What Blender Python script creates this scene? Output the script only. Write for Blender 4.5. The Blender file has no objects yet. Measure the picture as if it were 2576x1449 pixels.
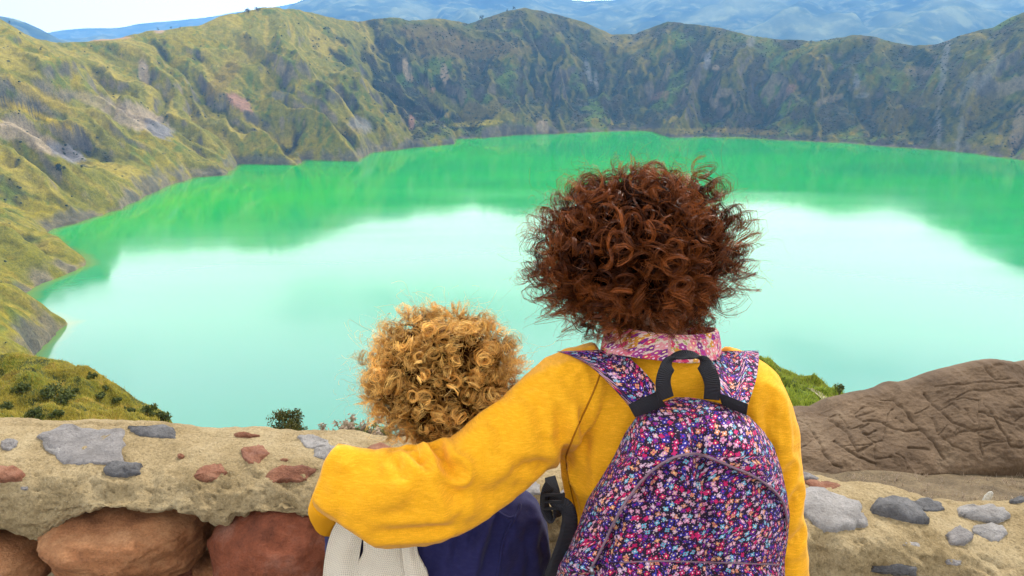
import bpy, bmesh, math, random
import numpy as np
from mathutils import Vector, Matrix
from mathutils.bvhtree import BVHTree

random.seed(7); RNG = np.random.default_rng(7)
S = bpy.context.scene
COL = S.collection
# ------------------------------------------------------------------ camera
FPX, CX, CY, PITCH, CZ = 2020.0, 1288.0, 724.5, math.radians(18.0), 1.9   # focal length and centre in photo units (2576 wide)
cd = bpy.data.cameras.new('camera'); cam = bpy.data.objects.new('camera', cd); COL.objects.link(cam)
cam.location = (0, 0, CZ); cam.rotation_euler = (math.radians(90) - PITCH, 0, 0)
cd.sensor_width = 36; cd.lens = 36 * FPX / 2576; cd.clip_start = 0.05; cd.clip_end = 200000
S.camera = cam
# ------------------------------------------------------------------ sky, sun, exposure
SUN_EL, SUN_AZ = math.radians(46), math.radians(34)      # azimuth from the view direction, negative = left
w = bpy.data.worlds.new('World'); S.world = w; w.use_nodes = True
nt = w.node_tree; nt.nodes.clear()
def wn(t, **k):
    n = nt.nodes.new(t)
    for a, b in k.items(): setattr(n, a, b)
    return n
wo = wn('ShaderNodeOutputWorld'); bg = wn('ShaderNodeBackground')
sky = wn('ShaderNodeTexSky', sky_type='NISHITA', sun_disc=False)
sky.sun_elevation = SUN_EL; sky.sun_rotation = SUN_AZ; sky.altitude = 2000; sky.air_density = 1.0; sky.dust_density = 0.6
tc = wn('ShaderNodeTexCoord'); sep = wn('ShaderNodeSeparateXYZ')
nt.links.new(tc.outputs['Generated'], sep.inputs[0])
mapn = wn('ShaderNodeMapping'); mapn.inputs['Scale'].default_value = (1.0, 1.0, 4.0)
nt.links.new(tc.outputs['Generated'], mapn.inputs[0])
cn = wn('ShaderNodeTexNoise'); cn.inputs['Scale'].default_value = 1.7; cn.inputs['Detail'].default_value = 6; cn.inputs['Roughness'].default_value = .55
nt.links.new(mapn.outputs[0], cn.inputs[0])
cr = wn('ShaderNodeValToRGB'); cr.color_ramp.elements[0].position = .28; cr.color_ramp.elements[1].position = .40; cr.color_ramp.elements[0].color = (.3, .3, .3, 1)
cov = wn('ShaderNodeMath', operation='MULTIPLY_ADD'); cov.inputs[1].default_value = -.22       # cloud layers overlap towards the horizon
nt.links.new(sep.outputs[2], cov.inputs[0]); nt.links.new(cn.outputs[0], cov.inputs[2]); nt.links.new(cov.outputs[0], cr.inputs[0])
mixc = wn('ShaderNodeMix', data_type='RGBA')
CLOUD = 21.0
one = wn('ShaderNodeMath', operation='SUBTRACT', use_clamp=True); one.inputs[0].default_value = 1.0; nt.links.new(sep.outputs[2], one.inputs[1])     # bright hazy clouds low in the sky
pw = wn('ShaderNodeMath', operation='POWER'); pw.inputs[1].default_value = 2.2; nt.links.new(one.outputs[0], pw.inputs[0])
cl = wn('ShaderNodeMath', operation='MULTIPLY_ADD'); cl.inputs[1].default_value = CLOUD * 1.0; cl.inputs[2].default_value = CLOUD; nt.links.new(pw.outputs[0], cl.inputs[0])
cc3 = wn('ShaderNodeCombineXYZ')
for k in range(3): nt.links.new(cl.outputs[0], cc3.inputs[k])
nt.links.new(cc3.outputs[0], mixc.inputs[7])
nt.links.new(cr.outputs[0], mixc.inputs[0]); nt.links.new(sky.outputs[0], mixc.inputs[6])
nt.links.new(mixc.outputs[2], bg.inputs[0]); bg.inputs[1].default_value = 0.1
nt.links.new(bg.outputs[0], wo.inputs[0])
sl = bpy.data.lights.new('sun', 'SUN'); sun = bpy.data.objects.new('sun', sl); COL.objects.link(sun)
sl.energy = 4.2; sl.angle = math.radians(5); sl.color = (1, .95, .86)
sd = Vector((math.sin(SUN_AZ) * math.cos(SUN_EL), math.cos(SUN_AZ) * math.cos(SUN_EL), math.sin(SUN_EL)))
sun.rotation_euler = sd.to_track_quat('Z', 'Y').to_euler(); sun.location = (0, 0, 50)
S.view_settings.view_transform = 'Standard'; S.view_settings.look = 'None'; S.view_settings.gamma = 1
S.view_settings.exposure = 0.12; S.view_settings.use_curve_mapping = False
S.cycles.use_denoising = True
try: S.cycles.denoiser = 'OPENIMAGEDENOISE'
except Exception: pass
S.cycles.max_bounces = 8; S.cycles.diffuse_bounces = 3; S.cycles.glossy_bounces = 3; S.cycles.transmission_bounces = 4
S.cycles.volume_bounces = 0; S.cycles.transparent_max_bounces = 8; S.cycles.sample_clamp_indirect = 6

# ------------------------------------------------------------------ helpers
def ray(px, py):
    dx = (px - CX) / FPX; up = -(py - CY) / FPX
    return Vector((dx, math.cos(PITCH) + up * math.sin(PITCH), -math.sin(PITCH) + up * math.cos(PITCH)))
CAM = Vector((0, 0, CZ))
def at(px, py, Y):
    d = ray(px, py); return CAM + d * (Y / d.y)
def project(P):
    """world points (n,3) -> photo units"""
    x = P[:, 0]; y = P[:, 1]; z = P[:, 2] - CZ
    dep = y * math.cos(PITCH) - z * math.sin(PITCH); up = y * math.sin(PITCH) + z * math.cos(PITCH)
    dep = np.where(np.abs(dep) < 1e-6, 1e-6, dep)
    return CX + FPX * x / dep, CY - FPX * up / dep, dep
_pt = np.random.default_rng(3).permutation(256); PERM = np.concatenate([_pt, _pt, _pt])
_ga = np.random.default_rng(4).uniform(0, 2 * np.pi, 256); G2 = np.stack([np.cos(_ga), np.sin(_ga)], 1)
_g3 = np.random.default_rng(5).normal(size=(256, 3)); G3 = _g3 / np.linalg.norm(_g3, axis=1, keepdims=True)
def n2(x, y, seed=0):
    x = np.asarray(x, float) + seed * 17.31; y = np.asarray(y, float) + seed * 9.73
    x, y = np.broadcast_arrays(x, y)
    xi = np.floor(x).astype(int); yi = np.floor(y).astype(int); xf = x - xi; yf = y - yi
    def g(ix, iy, fx, fy):
        h = PERM[(PERM[ix & 255] + iy) & 255]; return G2[h, 0] * fx + G2[h, 1] * fy
    u = xf ** 3 * (xf * (xf * 6 - 15) + 10); v = yf ** 3 * (yf * (yf * 6 - 15) + 10)
    a = g(xi, yi, xf, yf); b = g(xi + 1, yi, xf - 1, yf); c = g(xi, yi + 1, xf, yf - 1); d = g(xi + 1, yi + 1, xf - 1, yf - 1)
    return (a + (b - a) * u + (c - a) * v + (a - b - c + d) * u * v) * 1.5
def fbm2(x, y, o=4, seed=0, gain=.5):
    t = 0; a = 1; f = 1
    for k in range(o): t = t + a * n2(x * f, y * f, seed + k * 3); a *= gain; f *= 2.03
    return t
def n3(P, seed=0):
    P = P + np.array([seed * 13.7, seed * 5.1, seed * 8.3])
    I = np.floor(P).astype(int); f = P - I
    w_ = f ** 3 * (f * (f * 6 - 15) + 10); r = 0
    for i in (0, 1):
        for j in (0, 1):
            for k in (0, 1):
                h = PERM[(PERM[(PERM[(I[:, 0] + i) & 255] + I[:, 1] + j) & 255] + I[:, 2] + k) & 255]
                gd = (G3[h] * (f - np.array([i, j, k]))).sum(1)
                r = r + gd * (w_[:, 0] if i else 1 - w_[:, 0]) * (w_[:, 1] if j else 1 - w_[:, 1]) * (w_[:, 2] if k else 1 - w_[:, 2])
    return r * 1.4
def fbm3(P, o=4, seed=0, gain=.5):
    t = 0; a = 1; f = 1
    for k in range(o): t = t + a * n3(P * f, seed + k * 3); a *= gain; f *= 2.03
    return t
def sstep(a, b, x):
    t = np.clip((x - a) / (b - a), 0, 1); return t * t * (3 - 2 * t)
def lerpc(a, b, m): return a + (b - a) * m[:, None]

def mesh_np(name, V, Fq=None, Ft=None, mat=None, parent=None, smooth=True, uv=None, col=None, attrs=None, flip=False):
    V = np.asarray(V, np.float32); me = bpy.data.meshes.new(name)
    loops = []; starts = []; n = 0
    if Fq is not None and len(Fq):
        Fq = np.asarray(Fq, np.int32)
        if flip: Fq = Fq[:, ::-1]
        loops.append(Fq.ravel()); starts.append(np.arange(len(Fq)) * 4); n = len(Fq) * 4
    if Ft is not None and len(Ft):
        Ft = np.asarray(Ft, np.int32)
        if flip: Ft = Ft[:, ::-1]
        loops.append(Ft.ravel()); starts.append(n + np.arange(len(Ft)) * 3)
    loops = np.concatenate(loops).astype(np.int32); starts = np.concatenate(starts).astype(np.int32)
    me.vertices.add(len(V)); me.vertices.foreach_set('co', V.ravel())
    me.loops.add(len(loops)); me.loops.foreach_set('vertex_index', loops)
    me.polygons.add(len(starts)); me.polygons.foreach_set('loop_start', starts)
    me.update(calc_edges=True); me.validate()
    if smooth: me.polygons.foreach_set('use_smooth', np.ones(len(me.polygons), bool))
    if uv is not None:
        l = me.uv_layers.new(name='UVMap'); ix = np.empty(len(me.loops), np.int32); me.loops.foreach_get('vertex_index', ix)
        l.data.foreach_set('uv', np.asarray(uv, np.float32)[ix].ravel())
    if col is not None:
        a = me.color_attributes.new('Col', 'FLOAT_COLOR', 'POINT')
        c4 = np.ones((len(V), 4), np.float32); c4[:, :3] = col; a.data.foreach_set('color', c4.ravel())
    for k, v in (attrs or {}).items():
        a = me.attributes.new(k, 'FLOAT', 'POINT'); a.data.foreach_set('value', np.asarray(v, np.float32))
    ob = bpy.data.objects.new(name, me); COL.objects.link(ob)
    if mat: me.materials.append(mat)
    if parent: ob.parent = parent
    return ob
def gridf(nu, nv, wrap=False):
    """quads of a grid whose index is i*nv + j"""
    iu = np.arange(nu if wrap else nu - 1); a, b = np.meshgrid(iu, np.arange(nv - 1), indexing='ij')
    a2 = (a + 1) % nu
    return np.stack([a * nv + b, a2 * nv + b, a2 * nv + b + 1, a * nv + b + 1], -1).reshape(-1, 4)
def tag(o, label=None, cat=None, group=None, kind=None):
    for k, v in (('label', label), ('category', cat), ('group', group), ('kind', kind)):
        if v: o[k] = v
    return o
def empty(name, loc=(0, 0, 0)):
    o = bpy.data.objects.new(name, None); COL.objects.link(o); o.location = loc; o.empty_display_size = .1
    return o
def wloc(o): return Vector(o.location) + (wloc(o.parent) if o.parent else Vector())
def reparent(o, parent):
    """parent keeping the world place (parents here are only moved, never turned)"""
    l = wloc(o); o.parent = parent; o.location = l - wloc(parent)
    return o
class Mat:
    def __init__(s, name, color=(.5, .5, .5), rough=.8, spec=.3):
        s.m = bpy.data.materials.new(name); s.m.use_nodes = True; s.t = s.m.node_tree
        s.p = s.t.nodes['Principled BSDF']; s.p.inputs['Base Color'].default_value = (*color, 1)
        s.p.inputs['Roughness'].default_value = rough; s.p.inputs['Specular IOR Level'].default_value = spec
    def n(s, t, ins=None, **k):
        n = s.t.nodes.new('ShaderNode' + t)
        for a, b in k.items(): setattr(n, a, b)
        for a, b in (ins or {}).items():
            if hasattr(b, 'links') or isinstance(b, bpy.types.NodeSocket): s.t.links.new(b, n.inputs[a])
            else: n.inputs[a].default_value = b
        return n
    def link(s, o, i): s.t.links.new(o, i)
    def base(s, o): s.link(o, s.p.inputs['Base Color'])
    def coord(s, kind='Object'): return s.n('TexCoord').outputs[kind]
    def mapping(s, v, scale): return s.n('Mapping', {0: v, 'Scale': scale}).outputs[0]
    def noise(s, v, scale, detail=4, rough=.55): return s.n('TexNoise', {'Vector': v, 'Scale': scale, 'Detail': detail, 'Roughness': rough}).outputs[0]
    def ramp(s, f, stops, interp='LINEAR'):
        n = s.n('ValToRGB', {0: f}); e = n.color_ramp.elements; n.color_ramp.interpolation = interp
        while len(e) < len(stops): e.new(.5)
        for x, (p, c) in zip(e, stops): x.position = p; x.color = (*c, 1) if len(c) == 3 else c
        return n.outputs[0]
    def mix(s, f, a, b, mode='MIX'):
        n = s.n('Mix', data_type='RGBA', blend_type=mode)
        for i, v in ((0, f), (6, a), (7, b)):
            if isinstance(v, bpy.types.NodeSocket): s.link(v, n.inputs[i])
            elif i == 0: n.inputs[0].default_value = v
            else: n.inputs[i].default_value = (*v, 1)
        return n.outputs[2]
    def math(s, op, a, b=None, c=None):
        n = s.n('Math', operation=op)
        for i, v in ((0, a), (1, b), (2, c)):
            if v is None: continue
            if isinstance(v, bpy.types.NodeSocket): s.link(v, n.inputs[i])
            else: n.inputs[i].default_value = v
        return n.outputs[0]
    def attr(s, name, out='Color'): return s.n('Attribute', attribute_name=name).outputs[out]
    def bump(s, h, strength=.5, dist=.01, prev=None):
        n = s.n('Bump', {'Height': h, 'Strength': strength, 'Distance': dist})
        if prev is not None: s.link(prev, n.inputs['Normal'])
        s.link(n.outputs[0], s.p.inputs['Normal']); return n.outputs[0]

# ------------------------------------------------------------------ crater terrain, lake
LAKE_Z = -363.0
def lake_pt(px, py):
    d = ray(px, py); t = (LAKE_Z - CZ) / d.z; return (d.x * t, d.y * t)
C0 = np.array([330., 1640.])
shore_px = [(80, 900), (120, 860), (165, 818), (130, 800), (60, 765), (70, 740), (130, 705), (230, 665), (180, 630), (135, 608), (110, 588), (150, 574), (200, 560), (300, 527), (345, 508),
            (430, 465), (490, 447), (540, 443), (570, 440), (600, 413), (750, 416), (768, 402), (900, 406), (930, 386), (1050, 371), (1142, 362), (1150, 349),
            (1220, 347), (1300, 339), (1400, 337), (1560, 330), (1640, 330), (1685, 346), (1800, 346), (1960, 353), (2100, 358), (2250, 371),
            (2400, 380), (2500, 393), (2576, 403), (2700, 425)]
shore_xy = [lake_pt(*p) for p in shore_px] + [(1640, 2050), (1660, 1700), (1560, 1250), (1250, 850), (800, 600), (350, 520), (0, 540), (-230, 580), (-400, 680)]
sp = np.array(shore_xy) - C0
def unwrap_th(a): return np.mod(a + math.radians(100), 2 * np.pi) - math.radians(100)
sth = unwrap_th(np.arctan2(sp[:, 1], sp[:, 0])); srr = np.hypot(sp[:, 0], sp[:, 1])
o = np.argsort(sth); sth, srr = sth[o], srr[o]
# visible sector is sampled densely
th_cam = unwrap_th(math.atan2(-C0[1], -C0[0]))
tA = np.linspace(math.radians(-100), math.radians(-12), 160, endpoint=False)
tB = np.linspace(math.radians(-12), math.radians(230), 1560, endpoint=False)
tC = np.linspace(math.radians(230), math.radians(260), 80, endpoint=False)
TH = np.concatenate([tA, tB, tC]); NT = len(TH)
def pinterp(x, xp, fp):
    return np.interp(x, np.concatenate([xp - 2 * np.pi, xp, xp + 2 * np.pi]), np.concatenate([fp, fp, fp]))
rs = pinterp(TH, sth, srr)
def tsmooth(a, deg):
    fine = np.linspace(0, 2 * np.pi, 4000, endpoint=False); v = pinterp(fine, np.mod(TH, 2 * np.pi)[np.argsort(np.mod(TH, 2 * np.pi))], a[np.argsort(np.mod(TH, 2 * np.pi))])
    k = int(deg / 360 * 4000); ker = np.hanning(2 * k + 3)[1:-1]; ker /= ker.sum()
    vv = np.convolve(np.concatenate([v[-3 * k - 3:], v, v[:3 * k + 3]]), ker, 'same')[3 * k + 3:-3 * k - 3]
    return pinterp(TH, fine, vv)
arc = TH * 1300
rs = rs + 9 * fbm2(arc / 60, 0 * arc, 4, 21)
rs_s = tsmooth(rs, 14)
dth = np.abs(np.angle(np.exp(1j * (TH - th_cam))))
rr = rs_s + 470 + 165 * sstep(math.radians(55), math.radians(88), TH) * (1 - sstep(math.radians(195), math.radians(225), TH)) + 50 * n2(arc / 900, 0 * arc, 5)
rcam = np.hypot(*C0) + 14
rr = np.where(dth < .5, rcam + (rr - rcam) * sstep(.06, .5, dth), rr)
sil = np.array([(-400, 60), (-200, 20), (-100, 5), (0, 43), (60, 84), (105, 101), (130, 108), (200, 104), (300, 97), (330, 88), (380, 76), (460, 72), (500, 66), (560, 41), (620, 30), (680, 17), (740, 25), (800, 38), (850, 50), (900, 56),
                (950, 49), (990, 45), (1030, 52), (1080, 48), (1120, 51), (1180, 57), (1230, 42), (1280, 26), (1320, 17), (1370, 28), (1400, 38), (1450, 50), (1500, 68), (1540, 86), (1600, 86),
                (1640, 68), (1680, 55), (1720, 59), (1770, 63), (1800, 69), (1850, 81), (1900, 93), (1960, 96), (2000, 101), (2050, 105), (2100, 96), (2150, 88), (2200, 91), (2250, 105),
                (2300, 116), (2350, 111), (2400, 96), (2450, 81), (2500, 66), (2540, 46), (2576, 33), (2700, 0), (2900, -20)], float)
saz, sel = [], []
for x, y in sil:
    d = ray(x, y); saz.append(math.atan2(d.x, d.y)); sel.append(d.z / math.hypot(d.x, d.y))
RX = C0[0] + rr * np.cos(TH); RY = C0[1] + rr * np.sin(TH)
razim = np.arctan2(RX, RY); rdist = np.hypot(RX, RY)
zsil = CZ + rdist * np.interp(razim, saz, sel)
zdef = 20 * n2(arc / 700, 0 * arc, 9)
wv = sstep(300, 1100, rdist) * sstep(-.95, -.75, razim) * (1 - sstep(.75, .95, razim))
zr = zdef + (zsil - zdef) * wv + (5.0 * fbm2(arc / 90, 0 * arc, 5, 31, .6)) * wv
zr = np.where(dth < .3, -4 + (zr + 4) * sstep(.02, .3, dth), zr)
NR = 150
tt = np.linspace(0, 1, NR)
T, TT = np.meshgrid(TH, tt, indexing='ij')
R = rs[:, None] + (rr - rs)[:, None] * TT
# terrain rows: below water, slope, outer side
X = C0[0] + R * np.cos(T); Y = C0[1] + R * np.sin(T)
A = T * 1500
wx = 75 * fbm2(X / 230, Y / 230, 4, 40)
Aw = A + wx + 90 * n2(X / 600, Y / 600, 41)
def ridged(f, stretch, seed): return 1 - 2 * np.abs(n2(Aw / f, TT * stretch + seed, seed))
rg = .95 * ridged(520, .5, 50) + .70 * ridged(230, .7, 51) + .36 * ridged(105, 1.6, 52) + .10 * ridged(46, 4, 53)
env = np.sin(np.pi * np.clip(TT, 0, 1) ** .75) ** .8
prof = .22 * TT + .78 * TT ** 1.45
Z = LAKE_Z + (zr[:, None] - LAKE_Z) * prof
amp = 84 * (1 - .55 * sstep(.6, .1, dth)[:, None])
Z = Z + amp * env * (rg - .35) + env * (9 * fbm2(X / 95, Y / 95, 4, 60) + 9 * (np.abs(n2(X / 60, Y / 60, 66)) - .3) + 5 * (np.abs(n2(X / 26, Y / 26, 67)) - .3))
# cliff bands
t0 = .42 + .22 * n2(A / 420, 0 * A, 61); mk = sstep(.05, .5, n2(A / 300, TT * 1.2, 62) + .1)
stp = sstep(-.025, .025, TT - t0) - sstep(-.3, .3, TT - t0)
Z = Z + 34 * mk * stp * env
t1 = .72 + .12 * n2(A / 300, 0 * A, 63); mk1 = sstep(.0, .5, n2(A / 260, TT * 1.2, 64))
Z = Z + 22 * mk1 * (sstep(-.02, .02, TT - t1) - sstep(-.2, .2, TT - t1)) * env
t2 = .035 + .02 * n2(A / 90, 0 * A, 65)      # low shore cliff
Z = Z + 7 * (sstep(-.012, .012, TT - t2) - sstep(-.07, .12, TT - t2))
Z = np.maximum(Z, LAKE_Z - 4 + 30 * TT)
Z[:, 0] = LAKE_Z - 3
# surface attributes
dzs = np.gradient(Z, axis=1) / np.maximum(np.hypot(np.gradient(X, axis=1), np.gradient(Y, axis=1)), .5)
dza = np.gradient(Z, axis=0) / np.maximum(np.hypot(np.gradient(X, axis=0), np.gradient(Y, axis=0)), .5)
steep = np.hypot(dzs, dza)
P = np.stack([X, Y, Z], -1).reshape(-1, 3); fx, fy, dep = project(P)
tf = TT.ravel(); xf, yf = X.ravel(), Y.ravel(); st = steep.ravel(); rgf = rg.ravel(); Af = A.ravel()
nA = fbm2(xf / 170, yf / 170, 4, 70); nB = fbm2(xf / 55, yf / 55, 4, 71); nC = fbm2(xf / 18, yf / 18, 3, 72)
streak = fbm2(Aw.ravel() / 30, tf * 1.6, 3, 73)
dry = (1 - sstep(550, 1150, fx + 120 * nA)) * .95 + .30 * sstep(2250, 2500, fx + 60 * nA)        # dry grass on the left flank
dry = np.clip(dry + .35 * (1 - sstep(.05, .22, tf + .08 * nB)), 0, 1)
olive = np.array([.142, .132, .014]); straw = np.array([.235, .188, .026]); green = np.array([.065, .105, .012]); dark = np.array([.010, .018, .009]); brown = np.array([.032, .029, .015])
grass = lerpc(np.broadcast_to(olive, (len(tf), 3)), np.broadcast_to(straw, (len(tf), 3)), sstep(-.2, .5, streak + .4 * nB))
grass = lerpc(grass, np.broadcast_to(green, grass.shape), sstep(.05, .55, nA + .5 * nB) * .75)
scrub = lerpc(np.broadcast_to(dark, grass.shape), np.broadcast_to(brown, grass.shape), sstep(-.3, .5, nB + .4 * streak))
scrub = lerpc(scrub, np.broadcast_to(green * .8, grass.shape), sstep(.25, .7, nA - .4 * nB) * .7)
asp = np.clip(dza.ravel() * 1.1, -1, 1)
far = sstep(850, 1350, fx + 100 * nA)
shrub = sstep(-.18, .42, -rgf * .36 + .22 - .30 * asp + .30 * nB + .14 * nC - .42 * (dry - .45) + .17 * far)
grass = grass * (1 - .22 * far)[:, None]; scrub = scrub * (1 + 1.0 * far)[:, None]
c = lerpc(grass, scrub, shrub)
gold = sstep(.45, .75, nA * .8 + nC * .4 + .3 * dry) * (1 - shrub)
c = lerpc(c, np.broadcast_to(np.array([.25, .18, .012]), c.shape), gold * .6)
rockc = lerpc(np.broadcast_to(np.array([.17, .14, .10]), c.shape), np.broadcast_to(np.array([.08, .072, .066]), c.shape), sstep(-.3, .4, nB + streak * .5))
rock = sstep(1.7, 2.6, st + .5 * nC + .3 * nB) * .85
rock = np.maximum(rock, (1 - sstep(.022, .05, tf + .014 * nC)) * .8 * sstep(-.35, .2, nB + .1))
c = lerpc(c, rockc, rock)
def patch(px, py, rx, ry, rot, colr, strength=1, rag=.5):
    global c
    a = math.radians(rot); dx = fx - px; dy = fy - py
    u = (dx * math.cos(a) + dy * math.sin(a)) / rx; v = (-dx * math.sin(a) + dy * math.cos(a)) / ry
    m = sstep(1.15, .75, np.hypot(u, v) + rag * (nC * .5 + streak * .35)) * strength * (dep > 0)
    c = lerpc(c, np.broadcast_to(np.array(colr) * .55, c.shape), m)
BE = (.46, .36, .23); GR = (.30, .28, .27); LG = (.36, .36, .36); PK = (.42, .24, .16)
for a in [(345, 295, 82, 30, 22, BE), (400, 325, 40, 18, 25, GR), (40, 328, 62, 24, 12, BE), (110, 362, 55, 22, 22, BE), (170, 385, 50, 18, 25, GR), (600, 258, 38, 16, 32, PK), (362, 180, 14, 34, -8, BE), (240, 252, 60, 16, 15, BE, .6),
          (1020, 172, 8, 26, -6, BE), (1032, 195, 9, 12, 0, BE), (1118, 185, 10, 26, -8, BE, .9), (1085, 232, 8, 14, 20, PK), (1035, 308, 8, 20, 0, PK), (1365, 318, 16, 18, 0, BE), (905, 315, 32, 20, 20, GR, .8), (700, 240, 20, 12, 20, GR, .6),
          (2372, 190, 8, 105, 8, LG, .5, .9), (2362, 330, 5, 50, 2, LG, .4, .9), (2415, 335, 7, 55, 10, LG, .4, .9), (1780, 150, 9, 22, 8, LG, .8), (1802, 170, 9, 8, 0, BE, .8), (1890, 105, 12, 14, 0, LG, .5), (2155, 205, 9, 20, 6, LG, .6), (2170, 240, 20, 8, -10, LG, .5), (2085, 250, 36, 9, -15, BE, .5),
          (1990, 222, 14, 10, -30, PK, .7), (2490, 180, 16, 60, 32, LG, .4, .9), (2440, 215, 16, 50, 30, LG, .35, .9), (2560, 330, 16, 60, 15, BE, .6), (1660, 240, 26, 8, -20, PK, .5), (1480, 180, 7, 30, -14, LG, .6), (1500, 210, 5, 30, -6, LG, .5), (2310, 180, 40, 12, 0, BE, .35),
          (250, 98, 90, 5, -3, (.55, .36, .20), 1, .2), (395, 82, 80, 8, -6, (.30, .27, .03), .9, .2), (400, 78, 14, 6, 0, (.6, .42, .28), .9, .2), (640, 120, 60, 20, 30, (.22, .17, .03), .5),
          (1180, 125, 150, 24, 0, (.26, .19, .06), .7), (1090, 90, 90, 26, 10, (.22, .15, .055), .6), (880, 330, 40, 10, 0, (.3, .22, .03), .5), (1200, 310, 70, 8, -4, (.42, .36, .03), .8), (1110, 255, 70, 16, 30, (.30, .30, .03), .7),
          (560, 200, 60, 24, -50, (.28, .20, .03), .8), (1240, 275, 26, 22, 0, (.26, .22, .04), .8), (1190, 285, 34, 28, 0, (.26, .22, .05), .7), (1700, 330, 90, 8, 0, (.34, .28, .05), .7), (1870, 330, 120, 8, 3, (.34, .26, .06), .7), (2250, 300, 50, 40, 20, (.26, .22, .03), .6),
          (2330, 250, 70, 22, 10, (.22, .19, .03), .5), (2480, 270, 60, 30, -40, (.2, .17, .04), .5), (100, 240, 120, 14, 28, (.42, .31, .04), .8), (90, 288, 110, 7, 22, (.55, .40, .02), .9)]: patch(*a)
c = c * (.80 + .34 * dry)[:, None]
# outer flank
outs = np.array([30, 90, 220, 500, 1100, 2500, 6000, 14000, 25000.]); drop = np.array([-8, -30, -85, -170, -280, -420, -560, -650, -700.])
fcam = sstep(.0, .5, dth)[:, None]
XO = C0[0] + (rr[:, None] + outs) * np.cos(TH)[:, None]; YO = C0[1] + (rr[:, None] + outs) * np.sin(TH)[:, None]
ZO = zr[:, None] * np.array([1, .9, .7, .4, .1, 0, 0, 0, 0]) + drop + 6 * n2(XO / 150, YO / 150, 80)
Xa = np.concatenate([X, XO], 1); Ya = np.concatenate([Y, YO], 1); Za = np.concatenate([Z, ZO], 1); NV = NR + len(outs)
ca = np.concatenate([c.reshape(NT, NR, 3), np.broadcast_to(np.array([.16, .15, .04]), (NT, len(outs), 3))], 1)
mt = Mat('crater_slopes', rough=.95, spec=.1)
oc = mt.coord('Object'); col = mt.attr('Col')
f1 = mt.noise(oc, .09, 6, .65); f2 = mt.noise(oc, .35, 4, .6)
c1 = mt.mix(1.0, col, mt.ramp(f1, [(.3, (.62, .62, .64)), (.52, (1, 1, 1)), (.72, (1.3, 1.26, 1.18))]), 'MULTIPLY')
c2 = mt.mix(.6, c1, mt.ramp(f2, [(.35, (.6, .62, .62)), (.6, (1.25, 1.2, 1.1))]), 'MULTIPLY')
mt.base(c2); mt.bump(f1, .6, 6.0, mt.bump(f2, .5, 2.0))
terrain = mesh_np('crater_terrain', np.stack([Xa, Ya, Za], -1).reshape(-1, 3), gridf(NT, NV, True), mat=mt.m, col=ca.reshape(-1, 3), flip=True)
tag(terrain, 'steep grassy crater walls ringing the green lake', None, None, 'structure')
# lake
lr = np.array([0, .15, .3, .45, .6, .7, .8, .87, .92, .95, .97, .98, .99, 1.0, 1.03])
LT, LR = np.meshgrid(TH, lr, indexing='ij')
RL = rs[:, None] * LR
ml = Mat('lake_water', (.02, .3, .1), .07, .5)
oc = ml.coord('Object'); sh = ml.attr('shore', 'Fac')
str1 = ml.noise(ml.mapping(oc, (.0014, .0045, .003)), 1, 5, .6); big = ml.noise(oc, .0012, 3, .5)
wc = ml.mix(ml.ramp(big, [(.35, (0, 0, 0)), (.65, (1, 1, 1))]), (.002, .36, .034), (.002, .28, .050))
wc = ml.mix(ml.ramp(str1, [(.42, (0, 0, 0)), (.7, (.55,) * 3)]), wc, (.006, .44, .034))
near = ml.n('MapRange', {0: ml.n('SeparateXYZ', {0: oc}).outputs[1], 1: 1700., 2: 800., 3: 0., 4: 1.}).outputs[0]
wc = ml.mix(near, wc, (.008, .205, .125))  # blue sky reflection towards the near shore, painted into the water colour
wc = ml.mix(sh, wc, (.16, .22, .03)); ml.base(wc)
ml.p.inputs['IOR'].default_value = 1.66
ml.link(ml.ramp(ml.noise(ml.mapping(oc, (.002, .009, .01)), 1, 4), [(.35, (.06,) * 3), (.65, (.12,) * 3)]), ml.p.inputs['Roughness'])
ml.bump(ml.noise(ml.mapping(oc, (.05, .12, .1)), 1, 4), .05, .6)
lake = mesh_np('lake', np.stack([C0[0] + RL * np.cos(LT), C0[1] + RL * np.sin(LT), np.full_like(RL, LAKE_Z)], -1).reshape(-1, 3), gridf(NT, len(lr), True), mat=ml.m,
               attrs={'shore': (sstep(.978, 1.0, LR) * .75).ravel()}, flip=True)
tag(lake, 'emerald green crater lake mirroring pale clouds', None, None, 'structure')
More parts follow.
